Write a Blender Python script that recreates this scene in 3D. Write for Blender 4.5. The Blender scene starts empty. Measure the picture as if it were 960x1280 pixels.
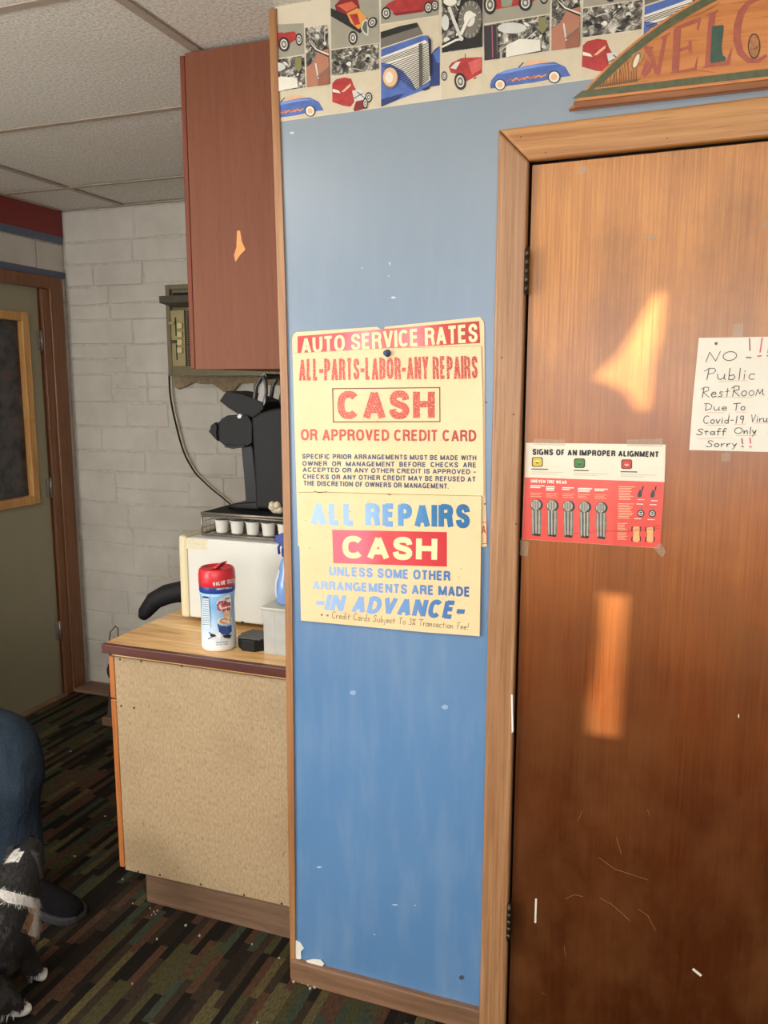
import bpy, bmesh, math, random
from mathutils import Vector, Matrix
random.seed(7)
sc = bpy.context.scene
C = sc.collection
R = math.radians

# ------------------------------------------------------------------ camera
CAM = Vector((0.911, -1.770, 1.587)); FPX = 1017.04
_y, _p, _r = R(20.089), R(-9.02), R(0.057)
FW = Vector((-math.sin(_y)*math.cos(_p), math.cos(_y)*math.cos(_p), math.sin(_p)))
_rt = Vector((math.cos(_y), math.sin(_y), 0)); _up = _rt.cross(FW)
RT = _rt*math.cos(_r)+_up*math.sin(_r); UP = -_rt*math.sin(_r)+_up*math.cos(_r)
cd = bpy.data.cameras.new('camera'); cam = bpy.data.objects.new('camera', cd); C.objects.link(cam)
cam.matrix_world = Matrix((( RT.x, UP.x, -FW.x, CAM.x), (RT.y, UP.y, -FW.y, CAM.y), (RT.z, UP.z, -FW.z, CAM.z), (0, 0, 0, 1)))
cd.sensor_fit = 'VERTICAL'; cd.sensor_height = 24; cd.lens = FPX/1280*24; cd.clip_start = .02
sc.camera = cam

# ------------------------------------------------------------------ world, lamps, exposure
W = bpy.data.worlds.new('world'); sc.world = W; W.use_nodes = True
W.node_tree.nodes['Background'].inputs[0].default_value = (.75, .85, 1, 1)
W.node_tree.nodes['Background'].inputs[1].default_value = 1.0
sc.view_settings.view_transform = 'Standard'; sc.view_settings.look = 'None'
sc.view_settings.gamma = 1; sc.view_settings.exposure = 0.0; sc.view_settings.use_curve_mapping = False

def area(name, loc, rot, sx, sy, power, col):
    l = bpy.data.lights.new(name, 'AREA'); l.shape = 'RECTANGLE'; l.size = sx; l.size_y = sy; l.energy = power; l.color = col
    o = bpy.data.objects.new(name, l); C.objects.link(o); o.location = loc; o.rotation_euler = rot
    return o
area('window_and_fill_light', (1.1, -4.12, 1.65), (R(110), 0, 0), 3.0, 1.0, 80, (1, .985, .96))
area('window_and_fill_light', (-1.97, -2.1, 1.45), (R(108), 0, R(-62)), 1.5, 1.3, 100, (1, .98, .95))  # added fill to lift ceiling and left side; that wall has no window
area('ceiling_lamp_light', (.75, -1.55, 2.36), (0, 0, 0), 1.15, .55, 15, (1, .96, .90))
area('ceiling_lamp_light', (-1.0, -1.3, 2.36), (0, 0, 0), 1.15, .55, 24, (1, .96, .90))
SUND = Vector((1.0, -.80, .15))
sl = bpy.data.lights.new('sun', 'SUN'); sl.energy = 19; sl.angle = R(.5); sl.color = (.92, .96, 1.0)
so = bpy.data.objects.new('sun', sl); C.objects.link(so); so.rotation_euler = SUND.to_track_quat('Z', 'Y').to_euler()

# ------------------------------------------------------------------ measuring helpers (camera ray onto a real surface)
def ray(px, py): return FW+RT*((px-480)/FPX)-UP*((py-640)/FPX)
def on(px, py, ax, v):
    d = ray(px, py); i = 'xyz'.index(ax); return CAM+d*((v-CAM[i])/d[i])
def wallp(y):  return lambda px, py: on(px, py, 'y', y)
def cylp(cx, cy, r):
    def f(px, py):
        d = ray(px, py); ox, oy = CAM.x-cx, CAM.y-cy
        a = d.x*d.x+d.y*d.y; b = 2*(ox*d.x+oy*d.y); c = ox*ox+oy*oy-r*r
        q = max(0, b*b-4*a*c); return CAM+d*((-b-math.sqrt(q))/(2*a))
    return f
def zm(ox, oy, s): return lambda pts: [(ox+x/s, oy+y/s) for x, y in pts]

# ------------------------------------------------------------------ materials
def srgb(c):
    return tuple(((v/255)/12.92 if v/255 <= .04045 else ((v/255+.055)/1.055)**2.4) for v in c)
class NT:
    def __init__(s, name):
        s.m = bpy.data.materials.new(name); s.m.use_nodes = True; s.t = s.m.node_tree; s.b = s.t.nodes['Principled BSDF']
    def n(s, typ, **kw):
        o = s.t.nodes.new(typ)
        for k, v in kw.items():
            if k.startswith('i_'): o.inputs[k[2:].replace('_', ' ')].default_value = v
            elif k[0] == 'n' and k[1:].isdigit(): o.inputs[int(k[1:])].default_value = v
            else: setattr(o, k, v)
        return o
    def l(s, a, b): s.t.links.new(a, b)
    def pos(s, scale=(1, 1, 1), rot=(0, 0, 0), world=True):
        src = s.n('ShaderNodeNewGeometry').outputs['Position'] if world else s.n('ShaderNodeTexCoord').outputs['Object']
        mp = s.n('ShaderNodeMapping'); mp.inputs['Scale'].default_value = scale; mp.inputs['Rotation'].default_value = rot
        s.l(src, mp.inputs[0]); return mp.outputs[0]
    def noise(s, vec, scale, detail=4, rough=.55, dist=0):
        o = s.n('ShaderNodeTexNoise'); o.inputs['Scale'].default_value = scale; o.inputs['Detail'].default_value = detail
        o.inputs['Roughness'].default_value = rough; o.inputs['Distortion'].default_value = dist
        s.l(vec, o.inputs['Vector']); return o.outputs['Fac']
    def ramp(s, fac, stops, interp='LINEAR'):
        o = s.n('ShaderNodeValToRGB'); o.color_ramp.interpolation = interp
        e = o.color_ramp.elements
        while len(e) < len(stops): e.new(.5)
        for k, (p, c) in zip(e, stops): k.position = p; k.color = (*c, 1) if len(c) == 3 else c
        s.l(fac, o.inputs[0]); return o.outputs[0]
    def mix(s, fac, a, b, mode='MIX'):
        o = s.n('ShaderNodeMix', data_type='RGBA', blend_type=mode)
        for sock, v in ((o.inputs[0], fac), (o.inputs[6], a), (o.inputs[7], b)):
            if hasattr(v, 'links'): s.l(v, sock)
            elif isinstance(v, (int, float)): sock.default_value = v
            else: sock.default_value = (*v[:3], 1)
        return o.outputs[2]
    def math(s, op, a, b=0, c=0):
        o = s.n('ShaderNodeMath', operation=op)
        for i, v in enumerate((a, b, c)):
            if hasattr(v, 'links'): s.l(v, o.inputs[i])
            else: o.inputs[i].default_value = v
        return o.outputs[0]
    def sep(s, v):
        o = s.n('ShaderNodeSeparateXYZ'); s.l(v, o.inputs[0]); return o.outputs
    def bump(s, h, strength, dist=.002):
        o = s.n('ShaderNodeBump'); o.inputs['Strength'].default_value = strength; o.inputs['Distance'].default_value = dist
        s.l(h, o.inputs['Height']); s.l(o.outputs[0], s.b.inputs['Normal'])
    def col(s, c):
        if hasattr(c, 'links'): s.l(c, s.b.inputs['Base Color'])
        else: s.b.inputs['Base Color'].default_value = (*c[:3], 1)
    def rough(s, v, spec=.5):
        if hasattr(v, 'links'): s.l(v, s.b.inputs['Roughness'])
        else: s.b.inputs['Roughness'].default_value = v
        s.b.inputs['Specular IOR Level'].default_value = spec

_pl = {}
def plain(rgb, rough=.5, var=.12, scale=30, bump=0, metal=0, spec=.5, name=None):
    key = (rgb, rough, var, scale, bump, metal, spec)
    if key in _pl: return _pl[key]
    t = NT(name or 'paint'); v = t.pos(world=False); f = t.noise(v, scale, 3); c = srgb(rgb)
    t.col(t.ramp(f, [(.3, tuple(x*(1-var) for x in c)), (.7, tuple(min(1, x*(1+var)) for x in c))]))
    t.rough(rough, spec); t.b.inputs['Metallic'].default_value = metal
    if bump: t.bump(t.noise(v, scale*4, 4), bump)
    _pl[key] = t.m; return t.m

def wood(name, dark, mid, light, scale=(60, 60, 2.2), rough=.35, bump=.15, zfade=None, spec=.5, rings=.0):
    """grain runs along the axis with the small scale factor"""
    t = NT(name); v = t.pos(scale)
    f = t.noise(v, 1, 6, .6, .25)
    v2 = t.pos(tuple(k*.16 for k in scale)); g = t.noise(v2, 1, 3, .5, .8)
    fine = t.noise(t.pos(tuple(k*4 for k in scale)), 1, 2, .5)
    c = t.ramp(f, [(.30, srgb(dark)), (.5, srgb(mid)), (.72, srgb(light))])
    c = t.mix(t.ramp(g, [(.35, (0, 0, 0)), (.7, (.5, .5, .5))]), c, srgb(dark))
    c = t.mix(t.ramp(fine, [(.60, (0, 0, 0)), (.72, (.45, .45, .45))]), c, tuple(x*.45 for x in srgb(dark)))
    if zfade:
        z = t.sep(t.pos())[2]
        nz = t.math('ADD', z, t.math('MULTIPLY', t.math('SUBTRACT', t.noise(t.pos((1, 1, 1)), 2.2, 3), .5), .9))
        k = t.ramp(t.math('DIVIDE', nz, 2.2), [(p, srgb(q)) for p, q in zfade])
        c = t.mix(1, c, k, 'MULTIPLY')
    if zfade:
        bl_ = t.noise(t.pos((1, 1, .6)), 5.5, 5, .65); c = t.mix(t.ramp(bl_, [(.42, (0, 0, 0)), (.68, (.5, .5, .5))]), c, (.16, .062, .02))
    t.col(c); t.rough(rough, spec); t.bump(f, bump, .0008); return t.m

M = {}
# blue painted panel wall
t = NT('blue_wall_paint'); v = t.pos()
n1 = t.noise(v, 1.6, 4); n2 = t.noise(t.pos((8, 8, 1.5)), 2.5, 4)
c = t.ramp(n1, [(.3, srgb((84, 125, 170))), (.7, srgb((97, 136, 179)))])
c = t.mix(t.ramp(n2, [(.45, (0, 0, 0)), (.8, (.22, .22, .22))]), c, srgb((165, 180, 198)))
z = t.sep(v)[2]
c = t.mix(t.ramp(t.math('DIVIDE', z, 2.4), [(.3, (0, 0, 0)), (.95, (.9, .9, .9))]), c, srgb((148, 155, 157)))  # greyer towards the top: reflected ceiling and window glare put into the paint colour
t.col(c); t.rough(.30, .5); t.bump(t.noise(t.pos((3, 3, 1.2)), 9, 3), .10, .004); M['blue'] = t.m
t = NT('painted_block'); v = t.pos(); n1 = t.noise(v, 5, 4); n2 = t.noise(v, 60, 4)
c = t.ramp(n1, [(.3, srgb((190, 184, 172))), (.7, srgb((208, 203, 192)))])
c = t.mix(t.ramp(n2, [(.62, (0, 0, 0)), (.8, (.3, .3, .3))]), c, srgb((170, 162, 146)))
t.col(c); t.rough(.55, .35); t.bump(t.noise(v, 45, 5, .65), .35, .004); M['block'] = t.m
t = NT('mortar_paint'); v = t.pos(); t.col(t.ramp(t.noise(v, 30, 4), [(.3, srgb((178, 171, 157))), (.7, srgb((206, 201, 190)))])); t.rough(.6); M['mortar'] = t.m
t = NT('ceiling_tile_face'); v = t.pos(); f = t.noise(v, 120, 5, .7); g = t.noise(v, 2, 3)
c = t.ramp(f, [(.34, srgb((186, 178, 165))), (.5, srgb((224, 218, 206))), (.66, srgb((244, 240, 230)))])
c = t.mix(t.ramp(g, [(.45, (0, 0, 0)), (.75, (.3, .3, .3))]), c, srgb((206, 197, 182)))
t.col(c); t.rough(.9, .2); t.bump(f, .35, .002); M['tile'] = t.m
M['gridbar'] = plain((172, 156, 140), .55, .08)
M['oak'] = wood('oak_casing', (140, 96, 62), (166, 122, 84), (186, 144, 104), (150, 150, 3.5), .4)
M['oak_h'] = wood('oak_casing_head', (158, 102, 52), (192, 138, 80), (214, 164, 104), (2.5, 90, 90), .38)
M['oak_edge'] = wood('oak_edge', (138, 92, 56), (166, 118, 76), (184, 140, 96), (90, 90, 3), .4)
M['base'] = wood('baseboard_wood', (104, 76, 56), (132, 98, 74), (154, 120, 92), (3, 60, 60), .5)
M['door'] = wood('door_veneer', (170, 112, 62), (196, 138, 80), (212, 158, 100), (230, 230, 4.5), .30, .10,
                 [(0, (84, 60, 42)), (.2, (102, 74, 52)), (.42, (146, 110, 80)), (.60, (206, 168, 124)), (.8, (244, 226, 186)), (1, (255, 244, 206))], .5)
M['brown_cab'] = wood('brown_stained_board', (112, 64, 43), (118, 69, 46), (124, 74, 50), (90, 90, 5), .6, .04, None, .3)
M['cab_edge'] = wood('cabinet_edge', (96, 48, 34), (122, 64, 46), (140, 80, 58), (60, 60, 3), .6, .1, None, .25)
M['orange_wood'] = wood('orange_front', (150, 84, 40), (184, 112, 58), (204, 134, 76), (80, 80, 3), .4)
M['kick'] = wood('kick_board', (96, 72, 54), (124, 96, 74), (142, 114, 90), (3, 50, 50), .6)
M['maroon'] = wood('maroon_edge', (74, 36, 30), (90, 46, 38), (102, 54, 45), (3, 60, 60), .4)
M['dark_casing'] = wood('dark_casing', (104, 64, 38), (128, 82, 50), (146, 98, 62), (70, 70, 3), .4)
M['pine'] = wood('pine_frame', (176, 122, 62), (204, 152, 88), (222, 174, 110), (60, 60, 4), .4)
t = NT('counter_laminate'); f = t.noise(t.pos((2.2, 26, 10), rot=(0, 0, R(-58))), 1, 4, .5, .4)
t.col(t.ramp(f, [(.34, srgb((190, 138, 80))), (.46, srgb((232, 186, 122))), (.54, srgb((214, 164, 100))), (.66, srgb((246, 208, 150)))])); t.rough(.3); M['counter'] = t.m
t = NT('particle_board'); v = t.pos((60, 60, 26)); f = t.noise(v, 3, 6, .7); g = t.noise(t.pos(), 3, 4)
c = t.ramp(f, [(.34, srgb((150, 126, 96))), (.5, srgb((172, 148, 115))), (.66, srgb((186, 163, 130)))])
c = t.mix(t.ramp(g, [(.45, (0, 0, 0)), (.7, (.5, .5, .5))]), c, srgb((140, 116, 88)))
sp = t.noise(t.pos((1, 1, .45)), 55, 3, .6)
c = t.mix(t.ramp(sp, [(.64, (0, 0, 0)), (.72, (.6, .6, .6))]), c, srgb((112, 86, 60)))
t.col(c); t.rough(.6, .3); t.bump(f, .15, .001); M['particle'] = t.m
# striped carpet
t = NT('striped_carpet'); v = t.pos(); s = t.sep(v)
row = t.math('FLOOR', t.math('DIVIDE', s[0], .024))
wn = t.n('ShaderNodeTexWhiteNoise', noise_dimensions='1D'); t.l(row, wn.inputs['W'])
off = t.math('MULTIPLY', wn.outputs['Value'], 3.1)
cell = t.math('FLOOR', t.math('DIVIDE', t.math('ADD', s[1], off), .16))
cb = t.n('ShaderNodeCombineXYZ'); t.l(row, cb.inputs[0]); t.l(cell, cb.inputs[1])
w2 = t.n('ShaderNodeTexWhiteNoise', noise_dimensions='2D'); t.l(cb.outputs[0], w2.inputs['Vector'])
c = t.ramp(w2.outputs['Value'], [(0, srgb((28, 24, 20))), (.22, srgb((54, 44, 33))), (.36, srgb((78, 55, 41))), (.52, srgb((67, 64, 40))), (.66, srgb((36, 30, 24))), (.78, srgb((57, 64, 50))), (.9, srgb((86, 77, 50)))], 'CONSTANT')
fib = t.noise(t.pos((260, 60, 1)), 1, 3, .6)
c = t.mix(t.ramp(fib, [(.35, (.55, .55, .55)), (.6, (0, 0, 0))]), c, srgb((24, 20, 16)))
t.col(c); t.rough(.95, .1); t.bump(fib, .6, .004); M['carpet'] = t.m
def paper(name, rgb, rgb2, rough=.45):
    t = NT(name); v = t.pos(); f = t.noise(v, 9, 5); g = t.noise(v, 90, 2)
    c = t.ramp(f, [(.3, srgb(rgb)), (.7, srgb(rgb2))])
    c = t.mix(t.ramp(g, [(.70, (0, 0, 0)), (.78, (.6, .6, .6))]), c, srgb(tuple(int(q*.8) for q in rgb)))
    t.col(c); t.rough(rough); t.bump(t.noise(v, 14, 3), .12, .003); return t.m
M['poster'] = paper('aged_yellow_card', (226, 196, 148), (234, 205, 159))
M['poster2'] = paper('aged_yellow_paper', (228, 199, 152), (235, 208, 164))
M['note'] = paper('note_paper', (216, 209, 192), (224, 217, 201))
M['wpaper'] = paper('wallpaper_print', (205, 192, 168), (216, 204, 182))
def faded(name, left, right, x0, x1, worn=(240, 216, 160), w=.60, patch=True, base=None):
    """ink that has bleached unevenly across the sheet, with chips showing the card"""
    t = NT(name); s = t.sep(t.pos()); n = t.noise(t.pos(), 14, 3)
    f = t.math('DIVIDE', t.math('SUBTRACT', t.math('ADD', s[0], t.math('MULTIPLY', t.math('SUBTRACT', n, .5), .10)), x0), x1-x0)
    if isinstance(left, list): c = t.ramp(f, [(p, srgb(q)) for p, q in left])
    else: c = t.ramp(f, [(0, srgb(left)), (1, srgb(right))])
    g = t.noise(t.pos(), 420, 3, .7)
    c = t.mix(t.ramp(g, [(w, (0, 0, 0)), (w+.05, (.9, .9, .9))]), c, srgb(worn))
    t.col(c); t.rough(.45); return t.m
def trans(name, rgb, alpha, rough=.3):
    t = NT(name); t.col(t.ramp(t.noise(t.pos(), 40, 3), [(.3, tuple(k*.9 for k in srgb(rgb))), (.7, srgb(rgb))])); t.rough(rough)
    t.b.inputs['Alpha'].default_value = alpha; return t.m
M['tape'] = trans('clear_tape', (206, 186, 158), .30, .2)
M['frost'] = trans('frosted_plastic', (222, 222, 216), .42, .25)
M['film'] = trans('plastic_film', (200, 214, 230), .30, .15)
t = NT('blue_translucent'); t.col(t.ramp(t.noise(t.pos(), 20, 2), [(.3, srgb((120, 160, 222))), (.7, srgb((140, 176, 232)))])); t.rough(.18)
t.b.inputs['Transmission Weight'].default_value = .25; M['bluebottle'] = t.m
t = NT('dark_glass'); t.col(t.ramp(t.noise(t.pos((6, 6, 6)), 3, 4), [(.35, srgb((40, 40, 44))), (.6, srgb((74, 70, 70))), (.75, srgb((96, 60, 54)))])); t.rough(.12); M['glass'] = t.m
M['black'] = plain((18, 18, 18), .6, .15, 30, 0, 0, .3); M['gloss_black'] = plain((13, 13, 13), .35, .15, 30, 0, 0, .15)
M['white_plastic'] = plain((208, 207, 198), .45, .02, 3); M['cream_plastic'] = plain((212, 200, 164), .45, .03, 6)
M['metal'] = plain((150, 142, 132), .38, .15, 40, 0, .7); M['dark_metal'] = plain((72, 62, 50), .4, .25, 60, 0, .8)
M['denim'] = plain((46, 66, 88), .9, .35, 260, .4, 0, .1)
M['rubber'] = plain((26, 25, 26), .7, .2, 40, .2)
def flat(rgb, rough=.5): return plain(rgb, rough, .05, 40)

# ------------------------------------------------------------------ mesh helpers
class MB:
    def __init__(s): s.bm = bmesh.new(); s.mats = []
    def mi(s, m):
        if m is None: return 0
        if m not in s.mats: s.mats.append(m)
        return s.mats.index(m)
    def box(s, a, b, bevel=0, m=None):
        i = s.mi(m); x0, y0, z0 = a; x1, y1, z1 = b
        vs = [s.bm.verts.new(p) for p in ((x0, y0, z0), (x1, y0, z0), (x1, y1, z0), (x0, y1, z0), (x0, y0, z1), (x1, y0, z1), (x1, y1, z1), (x0, y1, z1))]
        fs = [s.bm.faces.new([vs[k] for k in q]) for q in ((0, 3, 2, 1), (4, 5, 6, 7), (0, 1, 5, 4), (1, 2, 6, 5), (2, 3, 7, 6), (3, 0, 4, 7))]
        for f in fs: f.material_index = i
        if bevel:
            es = {e for f in fs for e in f.edges}
            bmesh.ops.bevel(s.bm, geom=list(es), offset=bevel, segments=2, affect='EDGES', profile=.5)
        return s
    def prism(s, pts, off, bevel=0, m=None, seg=2, front_only=False):
        """polygon (3D points) extruded by vector off"""
        i = s.mi(m); a = [s.bm.verts.new(p) for p in pts]; b = [s.bm.verts.new(Vector(p)+Vector(off)) for p in pts]
        n = len(pts); fs = [s.bm.faces.new(a), s.bm.faces.new(b[::-1])]
        for k in range(n): fs.append(s.bm.faces.new((a[k], b[k], b[(k+1) % n], a[(k+1) % n])))
        for f in fs: f.material_index = i
        if bevel:
            es = set(fs[0].edges) | (set() if front_only else set(fs[1].edges))
            bmesh.ops.bevel(s.bm, geom=list(es), offset=bevel, segments=seg, affect='EDGES', profile=.5)
        return s
    def poly(s, pts, m=None):
        i = s.mi(m)
        try: f = s.bm.faces.new([s.bm.verts.new(p) for p in pts]); f.material_index = i
        except Exception: pass
        return s
    def lathe(s, prof, c=(0, 0, 0), n=32, m=None, cap=True):
        i = s.mi(m); rings = []
        for r, z in prof: rings.append([s.bm.verts.new((c[0]+r*math.cos(2*math.pi*k/n), c[1]+r*math.sin(2*math.pi*k/n), c[2]+z)) for k in range(n)])
        for A, B in zip(rings, rings[1:]):
            for k in range(n):
                f = s.bm.faces.new((A[k], A[(k+1) % n], B[(k+1) % n], B[k])); f.material_index = i; f.smooth = True
        if cap:
            for q in (rings[0][::-1], rings[-1]): f = s.bm.faces.new(q); f.material_index = i
        return s
    def tube(s, pts, r, n=8, m=None, closed=False):
        i = s.mi(m); P = [Vector(p) for p in pts]; rings = []; L = len(P)
        for k, p in enumerate(P):
            if closed: d = P[(k+1) % L]-P[k-1]
            else: d = P[min(k+1, L-1)]-P[max(k-1, 0)]
            d.normalize(); u = d.orthogonal().normalized() if k == 0 else (u-d*u.dot(d)).normalized(); w = d.cross(u)
            rr = r[k] if isinstance(r, (list, tuple)) else r
            rings.append([s.bm.verts.new(p+(u*math.cos(2*math.pi*j/n)+w*math.sin(2*math.pi*j/n))*rr) for j in range(n)])
        pairs = list(zip(rings, rings[1:]))+([(rings[-1], rings[0])] if closed else [])
        for A, B in pairs:
            for k in range(n):
                f = s.bm.faces.new((A[k], A[(k+1) % n], B[(k+1) % n], B[k])); f.material_index = i; f.smooth = True
        if not closed:
            for q in (rings[0][::-1], rings[-1]): s.bm.faces.new(q).material_index = i
        return s
    def build(s, name, mat=None, parent=None, org=None):
        me = bpy.data.meshes.new(name)
        if org is None: org = parent['_o'] if parent is not None else (0, 0, 0)
        org = Vector(org)
        bmesh.ops.recalc_face_normals(s.bm, faces=s.bm.faces) if len(s.bm.faces) < 20000 else None
        for v in s.bm.verts: v.co -= org
        s.bm.to_mesh(me); s.bm.free()
        if s.mats:
            for m in s.mats: me.materials.append(m)
        else: me.materials.append(mat)
        o = bpy.data.objects.new(name, me); C.objects.link(o)
        if parent is not None: o.parent = parent
        else: o.location = org
        OR[o.name] = org; return _P(o, org)
OR = {}
class _P:                       # object plus the origin its parts are measured from
    def __init__(s, o, org): s.o = o; s.org = org
def P(o):
    return o.o if isinstance(o, _P) else o
_build = MB.build
def build(s, name, mat=None, parent=None, org=None):
    me = bpy.data.meshes.new(name)
    if parent is not None: org = parent.org
    org = Vector(org if org is not None else (0, 0, 0))
    bmesh.ops.recalc_face_normals(s.bm, faces=s.bm.faces)
    for v in s.bm.verts: v.co -= org
    s.bm.to_mesh(me); s.bm.free()
    for m in (s.mats or [mat]): me.materials.append(m)
    o = bpy.data.objects.new(name, me); C.objects.link(o)
    if parent is not None: o.parent = parent.o
    else: o.location = org
    return _P(o, org)
MB.build = build
def empty(name, org, label=None, cat=None, group=None):
    o = bpy.data.objects.new(name, None); C.objects.link(o); o.location = org; o.empty_display_size = .05
    p = _P(o, Vector(org)); 
    if label: tag(p, label, cat, group)
    return p
def tag(p, label, cat, group=None, kind=None):
    p.o['label'] = label; p.o['category'] = cat
    if group: p.o['group'] = group
    if kind: p.o['kind'] = kind
    return p
def struct(p): p.o['kind'] = 'structure'; return p
def lab(p, s): p.o['label'] = s; return p

# ------------------------------------------------------------------ print on surfaces: lettering, ribbons, patches
_tc = {}
def glyphs(s, bold):
    k = (s, bold)
    if k not in _tc:
        cu = bpy.data.curves.new('t', 'FONT'); cu.body = s; cu.size = 1; cu.offset = bold; cu.resolution_u = 4; cu.space_character = 1.06
        o = bpy.data.objects.new('t', cu); C.objects.link(o)
        me = bpy.data.meshes.new_from_object(o.evaluated_get(bpy.context.evaluated_depsgraph_get()))
        V = [tuple(v.co[:2]) for v in me.vertices]; F = [tuple(p.vertices) for p in me.polygons]
        x0 = min(v[0] for v in V); x1 = max(v[0] for v in V); y0 = min(v[1] for v in V); y1 = max(v[1] for v in V)
        V = [((x-x0)/(x1-x0), (y-y0)/(y1-y0)) for x, y in V]
        bpy.data.objects.remove(o); bpy.data.curves.remove(cu); bpy.data.meshes.remove(me)
        _tc[k] = (V, F)
    return _tc[k]
def quadmap(q, u, v):
    (ax, ay), (bx, by), (cx, cy), (dx, dy) = q      # TL TR BR BL, v=1 at top
    tx, ty = ax+(bx-ax)*u, ay+(by-ay)*u; lx, ly = dx+(cx-dx)*u, dy+(cy-dy)*u
    return lx+(tx-lx)*v, ly+(ty-ly)*v
def letter(mb, s, q, proj, m=None, bold=.03, slant=0):
    i = mb.mi(m); V, F = glyphs(s, bold)
    vs = []
    for u, v in V:
        x, y = quadmap(q, u, v); vs.append(mb.bm.verts.new(proj(x+slant*(v-.5), y)))
    for f in F:
        try: mb.bm.faces.new([vs[k] for k in f]).material_index = i
        except Exception: pass
_nk = [0]
def patch(mb, pts, proj, m=None, clip=None):
    _nk[0] = (_nk[0]+1) % 9; P3 = [proj(x, y) for x, y in pts]; P3 = [p+(CAM-p).normalized()*(.000012*_nk[0]) for p in P3]
    if clip:
        for ax, sg, lim in clip:
            out = []
            for k in range(len(P3)):
                a, b = P3[k-1], P3[k]; da, db = sg*(a[ax]-lim), sg*(b[ax]-lim)
                if (da > 0) != (db > 0): out.append(a+(b-a)*(da/(da-db)))
                if db > 0: out.append(b)
            P3 = out
            if len(P3) < 3: return
    mb.poly(P3, m)
def ribbon(mb, pts, w, proj, m=None, clip=None):
    for (x0, y0), (x1, y1) in zip(pts, pts[1:]):
        d = math.hypot(x1-x0, y1-y0) or 1e-6; nx, ny = -(y1-y0)/d*w/2, (x1-x0)/d*w/2; ex, ey = (x1-x0)/d*w*.35, (y1-y0)/d*w*.35
        patch(mb, [(x0+nx-ex, y0+ny-ey), (x1+nx+ex, y1+ny+ey), (x1-nx+ex, y1-ny+ey), (x0-nx-ex, y0-ny-ey)], proj, m, clip)
def ell(cx, cy, rx, ry, n=18, rot=0):
    return [(cx+rx*math.cos(a)*math.cos(rot)-ry*math.sin(a)*math.sin(rot), cy+rx*math.cos(a)*math.sin(rot)+ry*math.sin(a)*math.cos(rot)) for a in (2*math.pi*k/n for k in range(n))]
def sarc(a0, a1, n=10, cx=.5, cy=.5, rx=.5, ry=.5):
    o = []
    for k in range(n+1):
        a = R(a0+(a1-a0)*k/n); c, s_ = math.cos(a), math.sin(a)
        o.append((cx+rx*math.copysign(abs(c)**.82, c), cy+ry*math.copysign(abs(s_)**.82, s_)))
    return o
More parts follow.
